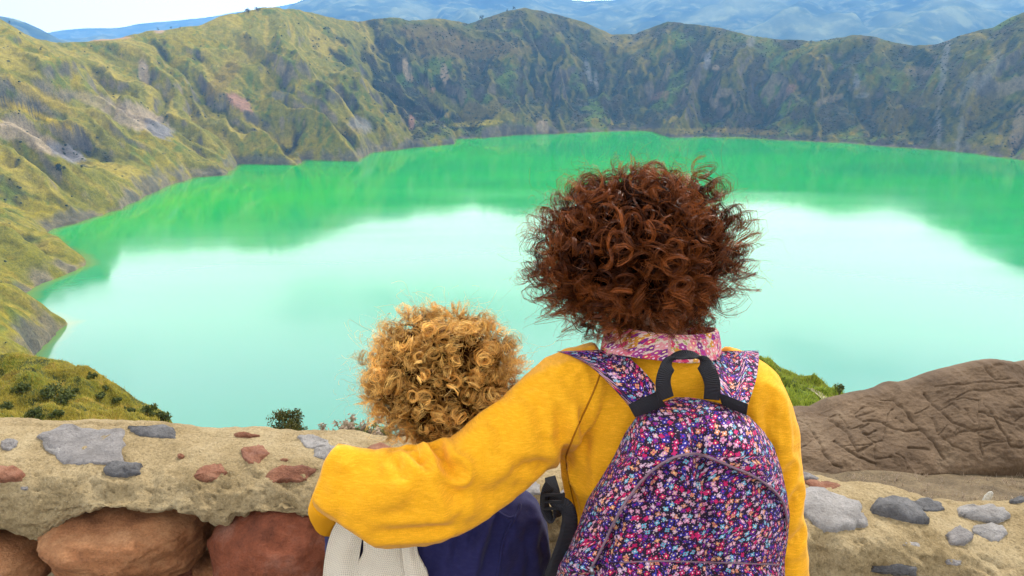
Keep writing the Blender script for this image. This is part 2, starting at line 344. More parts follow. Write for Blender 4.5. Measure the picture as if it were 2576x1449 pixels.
# ------------------------------------------------------------------ far mountains
mm = Mat('far_mountains', rough=1, spec=0)
oc = mm.coord('Object')
fm = mm.noise(oc, .0011, 6, .6); fm2 = mm.noise(oc, .004, 4, .6)
mm.base(mm.mix(mm.ramp(fm2, [(.5, (0, 0, 0)), (.66, (.6,) * 3)]), mm.ramp(fm, [(.35, (.02, .035, .03)), (.5, (.06, .08, .045)), (.65, (.16, .17, .08))]), (.26, .27, .12)))
def mountain(name, prof, r0, depth, base, label, amp=.16, seed=0, back=.7):
    paz, pel = [], []
    for x, y in prof:
        d = ray(x, y); paz.append(math.atan2(d.x, d.y)); pel.append(d.z / math.hypot(d.x, d.y))
    az = np.linspace(paz[0], paz[-1], 250); v = np.concatenate([np.linspace(-1, 0, 70), np.linspace(0, back, 14)[1:]])
    AZ, V = np.meshgrid(az, v, indexing='ij'); el = np.interp(AZ, paz, pel)
    r = r0 + V * depth; top = CZ + r0 * el
    gx_ = r * np.sin(AZ); gy_ = r * np.cos(AZ); q_ = depth / 7.0
    wq = .8 * fbm2(gx_ / (2 * q_), gy_ / (2 * q_), 3, seed + 7)
    rdg = sum(a_ * (1 - 2 * np.abs(n2(gx_ / (q_ * f_) + wq, gy_ / (q_ * f_ * 1.3) + .6 * wq, seed + k_))) for k_, (a_, f_) in enumerate([(.9, 2.6), (.5, 1.2), (.28, .55), (.12, .26)]))
    e = np.sin(np.pi * np.clip(np.abs(V), 0, 1) ** .85) ** .7
    z = base + (top - base) * (1 - np.abs(V)) ** 1.1 + amp * (top - base) * e * (rdg - .5) + 6 * fbm2(gx_ / 300, gy_ / 300, 3, seed + 5)
    ob = mesh_np(name, np.stack([r * np.sin(AZ), r * np.cos(AZ), z], -1).reshape(-1, 3), gridf(len(az), len(v)), mat=mm.m)
    return tag(ob, label, None, None, 'structure')
mountain('mountain_range', [(640, 95), (690, 50), (730, 14), (770, -4), (820, -22), (950, -40), (1150, -45), (1300, -30), (1400, -8), (1440, 1), (1475, 5), (1510, 2), (1540, 1), (1560, -4), (1700, -45), (2000, -80), (2300, -75), (2600, -60), (2900, -50)],
         14500, 7200, -700, 'broad hazy blue mountain range filling the skyline beyond the crater', .13, 100)
mountain('mountain_ridge', [(-260, 60), (-100, 30), (0, 40), (40, 47), (70, 58), (100, 72), (150, 99), (200, 112), (260, 125)], 11000, 3000, -700, 'small dark blue ridge at the far left of the skyline', .1, 120)
mountain('mountain_ridge', [(100, 104), (150, 99), (210, 96), (260, 87), (300, 94), (350, 90), (385, 82), (430, 90), (520, 86), (600, 92), (700, 105)], 17000, 3600, -700, 'low pale blue hills behind the left crater rim', .1, 140)
mountain('mountain_range', [(-200, 100), (0, 92), (100, 86), (150, 77), (200, 72), (300, 70), (350, 60), (440, 52), (520, 44), (600, 30), (680, 20), (760, 5), (900, -10), (1100, 20)], 23500, 3600, -700, 'palest far mountain range fading into the white sky', .1, 160)
# ------------------------------------------------------------------ haze: one closed box of thin air
hb = bmesh.new(); bmesh.ops.create_cube(hb, size=1)
hm = bpy.data.meshes.new('haze'); hb.to_mesh(hm); hb.free(); haze = bpy.data.objects.new('haze', hm); COL.objects.link(haze)
hx, z0, z1 = 57000, -730, 1000
haze.scale = (hx, hx, z1 - z0); haze.location = (0, 1640, (z0 + z1) / 2)
hmat = bpy.data.materials.new('haze_air'); hmat.use_nodes = True; ht = hmat.node_tree; ht.nodes.clear()
ho = ht.nodes.new('ShaderNodeOutputMaterial'); pv = ht.nodes.new('ShaderNodeVolumePrincipled')
pv.inputs['Color'].default_value = (.20, .50, .98, 1); pv.inputs['Density'].default_value = 5.6e-5; pv.inputs['Anisotropy'].default_value = .1
ht.links.new(pv.outputs[0], ho.inputs['Volume']); hm.materials.append(hmat)
tag(haze, 'thin pale blue air over the whole valley', None, None, 'stuff')
# ================================================================== near ground and hills
def fill_rows(rows):      # rows: list of lists of points, same length -> vertices, quads
    V = np.array([[tuple(p) for p in r] for r in rows]); return V
mg = Mat('near_grass', rough=.95, spec=.1)
oc = mg.coord('Object'); gcol = mg.attr('Col')
g1 = mg.noise(oc, 1.1, 6, .65); g2 = mg.noise(oc, 5.0, 4, .6)
mg.base(mg.mix(.8, mg.mix(1.0, gcol, mg.ramp(g1, [(.3, (.5, .52, .5)), (.55, (1.05, 1, 1)), (.75, (1.55, 1.4, 1.1))]), 'MULTIPLY'), mg.ramp(g2, [(.3, (.55, .6, .5)), (.65, (1.25, 1.2, 1.1))]), 'MULTIPLY'))
mg.bump(g1, .7, .5, mg.bump(g2, .6, .12))
def hill(name, crest, near_y, Dn, Dc, label, seed, pal, nback=26, drop=.95, gul=1.0):
    """a shoulder of the slope: from near rows out to its crest, then falling steeply to the lake"""
    cxp = np.array([p[0] for p in crest], float); cyp = np.array([p[1] for p in crest], float)
    xs = np.linspace(cxp[0], cxp[-1], 220); ys = np.interp(xs, cxp, cyp)
    v = np.linspace(0, 1, 110); V = []
    for x, y in zip(xs, ys):
        D1 = np.interp(x, [cxp[0], cxp[-1]], Dc)
        pn = np.array(at(x, near_y, Dn)); pc = np.array(at(x, y, D1))
        col_ = pn[None] + (pc - pn)[None] * v[:, None]
        col_[:, 2] += np.sin(v * np.pi) * -.022 * D1 * gul
        dirn = (pc - pn); dirn[2] = 0; dirn /= np.linalg.norm(dirn)
        b = np.linspace(0, 1, nback)[1:] ** 1.6 * 90
        back = pc[None] + dirn[None] * b[:, None]; back[:, 2] -= b * drop + 3 * (1 - np.exp(-b / 4))
        V.append(np.concatenate([col_, back]))
    V = np.array(V); nu, nv = V.shape[:2]
    fl = V.reshape(-1, 3)
    e = np.concatenate([np.sin(np.clip(v, 0, 1) * np.pi * .5) * (1 - .7 * sstep(.85, 1, v)), np.full(nback - 1, .35)])[None].repeat(nu, 0).ravel()
    sc = Dc[0] / 100
    fl[:, 2] += e * sc * (3.2 * fbm2(fl[:, 0] / (14 * sc), fl[:, 1] / (14 * sc), 3, seed) + .9 * fbm2(fl[:, 0] / (3 * sc), fl[:, 1] / (3 * sc), 3, seed + 4))
    a = fbm2(fl[:, 0] / (12 * sc), fl[:, 1] / (12 * sc), 4, seed + 8); b = fbm2(fl[:, 0] / (3.2 * sc), fl[:, 1] / (3.2 * sc), 4, seed + 9)
    cc = lerpc(np.broadcast_to(np.array(pal[0]), fl.shape), np.broadcast_to(np.array(pal[1]), fl.shape), sstep(-.35, .45, a + .35 * b))
    cc = lerpc(cc, np.broadcast_to(np.array(pal[2]), fl.shape), sstep(.22, .5, b + .35 * a))
    cc = lerpc(cc, np.broadcast_to(np.array(pal[3]), fl.shape), sstep(.4, .6, -b + .3 * a) * .8)
    ob = mesh_np(name, fl, gridf(nu, nv), mat=mg.m, col=cc)
    return tag(ob, label, None, None, 'structure')
PALN = [(.17, .135, .02), (.105, .125, .016), (.045, .055, .016), (.22, .15, .03)]
hl = hill('hill', [(-500, 860), (-250, 875), (0, 893), (60, 900), (120, 908), (180, 919), (230, 938), (270, 964), (330, 1000), (390, 1028), (420, 1048), (438, 1080), (450, 1110), (470, 1200)], 1240, 30, (105, 80),
          'grassy shoulder of the slope falling away beyond the wall', 200, PALN)
hr = hill('hill', [(1480, 1250), (1600, 1130), (1720, 985), (1820, 915), (1880, 905), (1912, 903), (1935, 925), (1950, 953), (1990, 963), (2030, 974), (2056, 984), (2075, 993), (2110, 997), (2128, 1001), (2160, 1020), (2200, 1060)], 1140, 15, (46, 40),
          'bright green knoll with a pale footpath behind the carved rock', 230, [(.11, .13, .015), (.10, .15, .014), (.05, .07, .015), (.16, .14, .03)], gul=.5)
# pale footpath on the knoll
bvh_r = BVHTree.FromObject(hr, bpy.context.evaluated_depsgraph_get())
mp = Mat('path_earth', (.34, .29, .20), .95, .1); oc = mp.coord('Object'); mp.bump(mp.noise(oc, 6, 5), .6, .1)
def cast(bvh, px, py, lift=0.0):
    d = ray(px, py).normalized(); h = bvh.ray_cast(CAM, d)
    if h[0] is None: return None
    return h[0] + h[1] * lift * (1 if h[1].dot(d) < 0 else -1)
pl = [(2040, 978, 7), (2052, 986, 9), (2064, 994, 11), (2078, 1004, 14), (2092, 1016, 18), (2104, 1030, 22)]
PV = []
for i in range(40):
    q = i / 39 * (len(pl) - 1); k = min(int(q), len(pl) - 2); f = q - k
    x, y, wd = [pl[k][j] * (1 - f) + pl[k + 1][j] * f for j in range(3)]
    row = []
    for u in np.linspace(-1, 1, 6):
        h = cast(bvh_r, x + u * wd * 1.1, y + u * wd * .12, .04)
        row.append(tuple(h) if h else tuple(at(x + u * wd, y, 40)))
    PV.append(row)
PV = np.array(PV); tag(mesh_np('footpath', PV.reshape(-1, 3), gridf(40, 6), mat=mp.m), 'pale trodden footpath over the green knoll', None, None, 'structure')

# ground at the viewpoint and beyond the low wall
gx = np.linspace(-14, 14, 240); gy = np.concatenate([np.linspace(-8, 1.5, 30), np.linspace(1.55, 9, 150)])
GX, GY = np.meshgrid(gx, gy, indexing='ij')
right = sstep(.2, 1.1, GX)
GZ = np.where(GY < 2.1, 0, -(GY - 2.1) * (1.6 * (1 - right) + .345 * right) - np.maximum(GY - 5.6, 0) ** 1.2 * 1.5)
GZ = GZ + .03 * fbm2(GX * 1.3, GY * 1.3, 4, 260) + .018 * fbm2(GX * 6, GY * 6, 3, 261)
mgr = Mat('trodden_earth', rough=.95, spec=.15)
oc = mgr.coord('Object'); a1 = mgr.noise(oc, 5, 6, .65); a2 = mgr.noise(oc, 60, 4, .7); a3 = mgr.n('TexVoronoi', {'Vector': oc, 'Scale': 75.}).outputs['Distance']
mgr.base(mgr.mix(mgr.ramp(a3, [(.06, (.75,) * 3), (.2, (0, 0, 0))]), mgr.mix(.7, mgr.ramp(a1, [(.3, (.075, .055, .034)), (.55, (.135, .10, .06)), (.75, (.20, .155, .09))]), mgr.ramp(a2, [(.3, (.45,) * 3), (.7, (1.4, 1.35, 1.25))]), 'MULTIPLY'), (.36, .31, .24)))
mgr.bump(a2, .8, .012, mgr.bump(a1, .6, .05))
tag(mesh_np('ground', np.stack([GX, GY, GZ], -1).reshape(-1, 3), gridf(len(gx), len(gy)), mat=mgr.m), 'brown gravelly earth around the low wall', None, None, 'structure')
def ground_z(x, y):
    i = int(np.clip(round((x + 14) / 28 * 239), 0, 239)); j = int(np.clip(np.searchsorted(gy, y), 0, len(gy) - 1)); return float(GZ[i, j])

# ================================================================== low stone wall with mortar cap
def wall_h(x): return np.interp(x, [-3.5, -1.6, -1.25, -.9, -.55, -.25, .1, .5, .95, 1.15, 1.35, 1.45, 1.6, 1.8, 2.0, 2.15, 2.4, 3.5],
                                   [.775, .775, .77, .745, .735, .715, .69, .65, .58, .545, .495, .478, .49, .485, .47, .495, .49, .48])
YB, YF = 2.27, 1.86           # back and front of the wall
def cap_z(x, y):
    """height of the mortar cap over (x, y)"""
    u = (y - (YB + YF) / 2) / ((YB - YF) / 2)
    fr = np.where(u < 0, np.abs(u) ** 3.0 * .03 + np.abs(u) ** 14 * .02, np.abs(u) ** 4 * .05 + np.abs(u) ** 16 * .1)
    return wall_h(x) - fr + .012 * fbm2(x * 4 + 5, y * 5, 3, 300) + .02 * n2(x * 1.5, y * 2, 305) * (u < .5)
def cap_hit(px, py):
    d = ray(px, py); lo = None
    for Yv in np.arange(1.45, 2.6, .004):
        p = CAM + d * (Yv / d.y)
        if YF <= p.y <= YB and p.z <= float(cap_z(p.x, p.y)): return p
        if p.y < YF and p.z <= float(cap_z(p.x, YF)) - .02 and p.y >= YF - .01: return p
    return CAM + d * (2.0 / d.y)
wx = np.linspace(-2.6, 2.9, 770)
yy = np.concatenate([np.linspace(YB, YF + .05, 60), YF + .05 - .05 * np.linspace(0, 1, 14)[1:]])
rows = []
_lp = [(-600, 1370), (0, 1352), (60, 1346), (130, 1348), (165, 1310), (200, 1292), (300, 1276), (450, 1288), (500, 1300), (545, 1326), (572, 1322), (620, 1290), (700, 1266), (790, 1252), (900, 1270), (1000, 1300), (1100, 1350), (1250, 1500), (1500, 1700), (3000, 1700)]
_lq = [at(a, b, YF) for a, b in _lp]
lowz = np.interp(wx, [p.x for p in _lq], [p.z for p in _lq])
lowz = np.minimum(lowz, wall_h(wx) - .075) + .016 * fbm2(wx * 16, wx * 0, 4, 310)
back = np.stack([wx, np.full_like(wx, YB + .01), np.full_like(wx, -1.2)], -1)
rows.append(back)
for y in yy: rows.append(np.stack([wx, np.full_like(wx, y), cap_z(wx, np.full_like(wx, y))], -1))
zt = cap_z(wx, np.full_like(wx, YF))
for q in np.linspace(0, 1, 42)[1:]:        # front face of the mortar, then its ragged underside turning in
    yv = YF - .016 * np.sin(q * np.pi) ; rows.append(np.stack([wx, np.full_like(wx, yv), zt + (lowz - zt) * q], -1))
for q in np.linspace(0, 1, 10)[1:]:
    rows.append(np.stack([wx, np.full_like(wx, YF + .01 + .2 * q), lowz + .02 * math.sin(q * 3.1) - .02 * q], -1))
for q in np.linspace(0, 1, 14)[1:]:
    rows.append(np.stack([wx, np.full_like(wx, YF + .21 + .03 * q), lowz * (1 - q) - .3 * q], -1))
WV = np.array(rows); nr, nw = WV.shape[:2]; fl = WV.reshape(-1, 3)
me_tmp = mesh_np('tmp', fl, gridf(nr, nw)); nrm = np.empty(len(fl) * 3, np.float32); me_tmp.data.vertices.foreach_get('normal', nrm); nrm = nrm.reshape(-1, 3)
if nrm[nw * 30 + 500, 2] < 0: nrm = -nrm; WFLIP = True
else: WFLIP = False
bpy.data.objects.remove(me_tmp, do_unlink=True)
frontness = sstep(YF + .18, YF - .0, fl[:, 1])
rough_ = fbm3(fl * 26, 4, 320); lump = fbm3(fl * 7, 3, 321); pit = np.maximum(0, n3(fl * 60, 330) - .25)
disp = rough_ * (.0034 + .0075 * frontness) + lump * (.006 + .013 * frontness) - pit * (.008 + .016 * frontness)
fl2 = fl + nrm * disp[:, None]
mo = Mat('mortar', rough=.95, spec=.15)
oc = mo.coord('Object'); b1 = mo.noise(oc, 7, 6, .6); b2 = mo.noise(oc, 120, 4, .75); b3 = mo.n('TexVoronoi', {'Vector': oc, 'Scale': 130.}).outputs['Distance']
bc = mo.ramp(b1, [(.3, (.215, .155, .075)), (.5, (.30, .225, .118)), (.72, (.37, .29, .165))])
bc = mo.mix(.75, bc, mo.ramp(b2, [(.28, (.4, .38, .36)), (.5, (1, 1, 1)), (.75, (1.4, 1.4, 1.4))]), 'MULTIPLY')
mo.base(mo.mix(mo.ramp(b3, [(.05, (.7,) * 3), (.16, (0, 0, 0))]), bc, (.52, .45, .33)))
b4 = mo.noise(oc, 42, 5, .7)
mo.bump(b2, 1.0, .006, mo.bump(b4, .8, .012))
wall = empty('wall', (0, 1.98, 0)); tag(wall, 'low mortared stone wall running behind the two people', 'wall')
mortar = mesh_np('mortar_cap', fl2, gridf(nr, nw), mat=mo.m, flip=WFLIP); reparent(mortar, wall)
bvh_w = BVHTree.FromObject(mortar, bpy.context.evaluated_depsgraph_get())
bvh_w = BVHTree.FromPolygons([tuple(v) for v in fl2], gridf(nr, nw)[::1].tolist())
def stone_mat(name, c0, c1, c2, sc=14):
    m = Mat(name, rough=.85, spec=.25); oc = m.coord('Object'); a = m.noise(oc, sc, 6, .65); b = m.noise(oc, 150, 4, .75); v = m.n('TexVoronoi', {'Vector': oc, 'Scale': 260.}).outputs['Distance']
    st = m.noise(m.mapping(oc, (8, 8, 34)), 1, 4)
    cc = m.mix(.6, m.ramp(a, [(.3, c0), (.5, c1), (.72, c2)]), m.ramp(b, [(.28, (.5,) * 3), (.7, (1.35,) * 3)]), 'MULTIPLY')
    cc = m.mix(m.ramp(v, [(.05, (.5,) * 3), (.14, (0, 0, 0))]), cc, tuple(min(.7, 1.8 * q) for q in c2)); m.base(cc)
    m.bump(b, 1.0, .006, m.bump(st, .8, .016, m.bump(a, .8, .02))); return m.m
SM = {'grey': stone_mat('grey_stone', (.125, .113, .105), (.195, .178, .168), (.27, .25, .235)), 'red': stone_mat('red_stone', (.12, .042, .022), (.21, .085, .046), (.30, .15, .09)),
      'blue': stone_mat('slate_stone', (.055, .052, .052), (.10, .096, .096), (.17, .162, .158)), 'pale': stone_mat('pale_stone', (.18, .163, .15), (.25, .232, .215), (.33, .305, .285)),
      'big': stone_mat('ochre_boulder', (.14, .052, .020), (.28, .115, .045), (.42, .21, .095), 9), 'bigred': stone_mat('rust_boulder', (.085, .026, .013), (.22, .062, .027), (.28, .13, .085), 7),
      'white': stone_mat('white_stone', (.5, .46, .38), (.6, .56, .48), (.7, .66, .58))}
def flag_stone(cx, cy, w_, h_, rot, kind, seed, thick=.009, npts=9, jag=.34, tilt=0):
    """a flat stone bedded in the mortar cap: outline on the surface, top proud, sides going down into it"""
    rg_ = random.Random(seed); n = 40; pts = []
    ang = sorted([(i + rg_.uniform(-.35, .35)) / npts * 2 * math.pi for i in range(npts)]); rad = [1.18 + rg_.uniform(-jag, jag * .6) for _ in ang]
    ca, sa = math.cos(math.radians(rot)), math.sin(math.radians(rot))
    cor = [(r * math.cos(a), r * math.sin(a)) for a, r in zip(ang, rad)]
    for i in range(n):
        q = i / n * npts; k = int(q); f = q - k
        a, b = cor[k], cor[(k + 1) % npts]; jj = 1 + rg_.uniform(-.06, .05); pts.append(((a[0] * (1 - f) + b[0] * f) * jj, (a[1] * (1 - f) + b[1] * f) * jj))
    rings = [1.0, .985, .93, .7, .4]; lifts = [-.03, thick * .35, thick * .8, thick * 1.0, thick * 1.05]; V = []
    ctr = cast(bvh_w, cx, cy)
    if ctr is None: ctr = cap_hit(cx, cy)
    P0 = []
    for (x, y) in pts:
        X_, Y_ = x * w_ / 2, y * h_ / 2; p = cast(bvh_w, cx + X_ * ca - Y_ * sa, cy + X_ * sa + Y_ * ca)
        if p is None or (p - ctr).length > .5: p = ctr + (P0[-1] - ctr) * .98 if P0 else ctr
        P0.append(p)
    n1 = (P0[10] - P0[0]).cross(P0[25] - P0[0]).normalized()
    if n1.dot(CAM - ctr) < 0: n1 = -n1
    cm = sum(P0, Vector()) / n
    for s_, l in zip(rings, lifts):
        for p in P0:
            q = cm + (p - cm) * s_; flat = (q - cm).dot(n1); q = q - n1 * flat * .5
            zz = float(fbm3(np.array([[q.x, q.y, q.z]]) * 22, 4, seed)[0]) * .010 * (l > 0)
            V.append(q + n1 * (l + zz + tilt * (q.z - cm.z)))
    V.append(cm + n1 * thick * 1.2); V = np.array([tuple(v) for v in V])
    Fq = []
    for r in range(len(rings) - 1):
        for i in range(n): j = (i + 1) % n; Fq.append((r * n + i, r * n + j, (r + 1) * n + j, (r + 1) * n + i))
    Ft = [((len(rings) - 1) * n + i, (len(rings) - 1) * n + (i + 1) % n, len(rings) * n) for i in range(n)]
    o = mesh_np('stone', V, Fq, Ft, mat=SM[kind], smooth=False); reparent(o, wall); return o
flags = [(215, 1122, 235, 90, 3, 'grey', 1), (25, 1120, 40, 26, -30, 'grey', 2), (388, 1087, 112, 26, 6, 'blue', 3), (305, 1187, 100, 32, -2, 'blue', 4, .014), (12, 1195, 90, 44, -6, 'red', 5, .014), (640, 1142, 64, 42, -8, 'red', 6, .006), (528, 1194, 84, 40, -2, 'red', 7),
         (728, 1193, 130, 46, -6, 'red', 8), (620, 1097, 60, 9, 2, 'red', 9), (792, 1113, 84, 26, 8, 'pale', 10, .006), (820, 1141, 54, 34, 0, 'pale', 11, .006), (965, 1136, 90, 22, 4, 'red', 12, .007), (150, 1128, 70, 40, 6, 'pale', 13, .006),
         (715, 1158, 18, 9, 0, 'red', 14, .005), (1318, 1232, 66, 50, 6, 'pale', 15, .006), (1418, 1250, 30, 44, 60, 'grey', 16, .006),
         (2085, 1285, 190, 88, 14, 'pale', 20, .018), (2070, 1222, 90, 26, 4, 'red', 21, .006), (2265, 1290, 128, 44, 12, 'blue', 22, .026), (2330, 1274, 92, 24, 8, 'blue', 23), (2475, 1295, 108, 36, 6, 'pale', 24, .018),
         (2492, 1340, 84, 40, 8, 'pale', 25, .008), (2412, 1352, 60, 34, -6, 'grey', 26, .014), (2250, 1432, 110, 24, 2, 'blue', 27, .01), (2560, 1262, 50, 12, -6, 'blue', 28, .01), (2150, 1310, 70, 36, 20, 'pale', 29, .014),
         (2395, 1415, 40, 14, 0, 'grey', 30, .006), (2030, 1203, 50, 12, 5, 'grey', 31, .01), (60, 1228, 20, 10, 0, 'grey', 32, .004), (455, 1150, 16, 8, 0, 'red', 33, .004), (2300, 1370, 50, 18, 0, 'pale', 34, .003)]
for a in flags: flag_stone(*a)
def boulder(cx, cy, Yc, rx, ry, rz, kind, seed, rot=0, name='stone', flat=.35):
    c0 = at(cx, cy, Yc); bm = bmesh.new(); bmesh.ops.create_icosphere(bm, subdivisions=5, radius=1)
    V = np.array([tuple(v.co) for v in bm.verts]); rg_ = np.random.default_rng(seed)
    for k in range(9):
        d = rg_.normal(size=3); d /= np.linalg.norm(d); h = rg_.uniform(.72, .95); t = V @ d; V = V - np.maximum(t - h, 0)[:, None] * d * (1 - flat)
    V = np.sign(V) * np.abs(V) ** .82
    V *= (1 + .09 * fbm3(V * 1.6, 3, seed) + .035 * fbm3(V * np.array([4, 4, 9]), 4, seed + 3) + .012 * fbm3(V * np.array([16, 16, 34]), 3, seed + 6))[:, None]
    V = V * np.array([rx, ry, rz]); a = math.radians(rot); x = V[:, 0] * math.cos(a) + V[:, 2] * math.sin(a); z = -V[:, 0] * math.sin(a) + V[:, 2] * math.cos(a); V[:, 0] = x; V[:, 2] = z
    V += np.array(tuple(c0)); Ft = [[v.index for v in f.verts] for f in bm.faces]; bm.free()
    o = mesh_np(name, V, None, Ft, mat=SM[kind]); return o
for a in [(335, 1340, 1.94, .225, .19, .108, 'big', 41, 4), (705, 1356, 1.945, .185, .19, .165, 'bigred', 42, -8), (20, 1405, 1.94, .125, .16, .09, 'big', 43, 0), (455, 1490, 2.0, .13, .14, .06, 'bigred', 44, 0), (560, 1432, 2.04, .08, .08, .05, 'big', 45, 10), (960, 1410, 1.98, .16, .14, .12, 'big', 46, 5),
          (-250, 1420, 2.0, .19, .15, .13, 'bigred', 47, 5), (110, 1560, 2.0, .15, .15, .09, 'bigred', 48, 0), (300, 1640, 2.0, .22, .15, .1, 'bigred', 49, 0), (640, 1640, 2.0, .2, .15, .1, 'big', 50, 0), (1000, 1620, 2.0, .2, .15, .12, 'bigred', 51, 0)]:
    reparent(boulder(*a), wall)
ws = boulder(2484, 1253, 2.27, .011, .009, .028, 'white', 60, 18, 'stone'); tag(ws, 'small upright white stone perched on the wall top', 'stone')

# ================================================================== carved rock
top_px = [(1940, 1214), (1955, 1120), (1968, 1070), (1985, 1046), (2005, 1036), (2022, 1033), (2064, 1034), (2100, 1016), (2168, 998), (2205, 994), (2244, 981), (2262, 970), (2288, 973), (2325, 964), (2372, 946), (2413, 934), (2470, 921), (2525, 912), (2575, 920), (2680, 905), (2800, 930), (2900, 990)]
bot_px = [(1940, 1216), (1960, 1215), (2038, 1205), (2090, 1195), (2163, 1182), (2205, 1195), (2283, 1197), (2335, 1194), (2460, 1181), (2575, 1171), (2700, 1165), (2900, 1160)]
tx, ty = np.array(top_px, float).T; bx_, by_ = np.array(bot_px, float).T
NU, NV_ = 410, 150
ux = np.linspace(1940, 2900, NU); vv = np.linspace(0, 1, NV_)
YT, YBm = 5.3, 4.55
Vp = np.zeros((NU, NV_, 3)); PX = np.zeros((NU, NV_)); PY = np.zeros((NU, NV_))
for i, x in enumerate(ux):
    yt = np.interp(x, tx, ty); yb = np.interp(x, bx_, by_)
    p0 = np.array(at(x, yb, YBm)); p1 = np.array(at(x, yt, YT))
    s_ = vv; bul = np.sin(np.pi * s_) ** .8
    Vp[i] = p0 + (p1 - p0) * s_[:, None]; Vp[i, :, 1] -= .07 * bul; Vp[i, :, 2] += .05 * bul * (1 - s_)
fl = Vp.reshape(-1, 3); PX, PY, _ = project(fl)
n_f = np.array([0, -.75, .66])
fl = fl + n_f * (.045 * fbm3(fl * 2.2, 3, 400) + .014 * fbm3(fl * 8, 4, 401) + .007 * fbm3(fl * 26, 3, 402))[:, None]
zo = lambda p: (1918.2 + p[0] * .26045, 880.5 + p[1] * .26045)
grooves = [[(630, 685), (770, 750), (830, 800), (880, 890), (950, 970), (1070, 910)], [(735, 635), (850, 770)], [(850, 770), (970, 725)], [(980, 690), (1070, 675), (1170, 700), (1290, 750), (1400, 780), (1550, 770)], [(980, 800), (1030, 820), (1110, 770)],
           [(980, 800), (950, 750), (1030, 720)], [(1030, 840), (1090, 890), (1190, 870), (1200, 800), (1220, 620), (1270, 570)], [(880, 630), (970, 560)], [(940, 640), (1090, 590)], [(890, 640), (980, 690)], [(1270, 490), (1400, 590), (1480, 700), (1560, 780), (1640, 870), (1700, 960), (1760, 1060)],
           [(1130, 500), (1270, 490)], [(1430, 940), (1610, 960)], [(800, 920), (1060, 905)], [(705, 880), (870, 980), (960, 1030), (1100, 1090)], [(1100, 930), (1110, 1150)], [(1100, 1050), (1260, 1030)], [(480, 800), (560, 900), (600, 1000), (690, 1100), (780, 1140)],
           [(350, 690), (430, 730), (480, 800)], [(340, 970), (470, 890)], [(1560, 430), (1650, 540), (1720, 610), (1850, 700), (2050, 780), (2220, 760)], [(1700, 600), (1830, 520), (1900, 580)], [(1800, 490), (1950, 470), (2090, 490), (2080, 640), (2090, 780)],
           [(2130, 520), (2230, 650), (2440, 720)], [(2090, 600), (2230, 650), (2310, 760), (2370, 850), (2400, 930), (2520, 940)], [(1860, 800), (1890, 760), (1920, 790), (1870, 815)], [(1920, 790), (2080, 775)], [(1710, 810), (1850, 930), (1990, 980)], [(1710, 820), (1780, 730)],
           [(2090, 800), (2110, 900), (2140, 1020)], [(2090, 830), (2290, 870), (2150, 930)], [(1650, 370), (1900, 340), (2150, 310), (2450, 330)], [(1790, 500), (1990, 400), (2500, 360)], [(2120, 160), (2250, 290), (2400, 280)], [(1640, 660), (1700, 790)], [(1300, 650), (1390, 690), (1400, 760)],
           [(1300, 1000), (1380, 1040), (1400, 1150)], [(2440, 690), (2520, 640)], [(2390, 560), (2500, 560)], [(1960, 560), (2040, 700)], [(1480, 620), (1600, 560)], [(2150, 900), (2400, 880)], [(560, 620), (640, 660), (700, 640)]]
strong = {0, 3, 4, 5, 10, 12, 14, 17, 20, 24}
dg = np.zeros(len(fl))
for k, gl in enumerate(grooves):
    q = [zo(p) for p in gl]; d = np.full(len(fl), 1e9)
    jx = 2.2 * n2(PX / 18, PY / 18, 410 + k); jy = 2.2 * n2(PX / 18, PY / 18, 430 + k)
    for (x0, y0), (x1, y1) in zip(q[:-1], q[1:]):
        L2 = (x1 - x0) ** 2 + (y1 - y0) ** 2; t_ = np.clip(((PX + jx - x0) * (x1 - x0) + (PY + jy - y0) * (y1 - y0)) / L2, 0, 1)
        d = np.minimum(d, np.hypot(PX + jx - x0 - t_ * (x1 - x0), PY + jy - y0 - t_ * (y1 - y0)))
    wd = 2.9 if k in strong else 2.1
    dg = np.maximum(dg, np.exp(-(d / wd) ** 2) * (1.0 if k in strong else .62))
fl = fl - n_f * (dg * .021)[:, None]
Vp = fl.reshape(NU, NV_, 3)
und = []        # undercut foot and the back of the rock
for q in np.linspace(0, 1, 8)[1:]:
    r = Vp[:, 0].copy(); r[:, 1] += .02 * q; r[:, 2] -= .30 * q; und.insert(0, r)
bk = []
for q in np.linspace(0, 1, 14)[1:]:
    r = Vp[:, -1].copy(); r[:, 1] += 1.1 * q; r[:, 2] += .05 * math.sin(q * 3) - 1.3 * q ** 1.6; bk.append(r)
Vr = np.concatenate([np.array(und).transpose(1, 0, 2), Vp, np.array(bk).transpose(1, 0, 2)], 1)
mr = Mat('carved_tuff', rough=.9, spec=.2)
oc = mr.coord('Object'); a1 = mr.noise(oc, 2.6, 5, .6); a2 = mr.noise(oc, 55, 5, .7); a3 = mr.noise(mr.mapping(oc, (3, 3, 14)), 1, 4)
mr.base(mr.mix(.5, mr.mix(.6, mr.ramp(a1, [(.3, (.075, .047, .027)), (.55, (.130, .085, .050)), (.75, (.19, .135, .085))]), mr.ramp(a2, [(.3, (.6,) * 3), (.7, (1.3,) * 3)]), 'MULTIPLY'), mr.ramp(a3, [(.3, (.75,) * 3), (.7, (1.15,) * 3)]), 'MULTIPLY'))
mr.bump(a2, .8, .012, mr.bump(a3, .3, .03))
rk = mesh_np('carved_rock', Vr.reshape(-1, 3), gridf(Vr.shape[0], Vr.shape[1]), mat=mr.m, flip=True)
tag(rk, 'brown rock outcrop scratched all over with carved lines', 'rock')
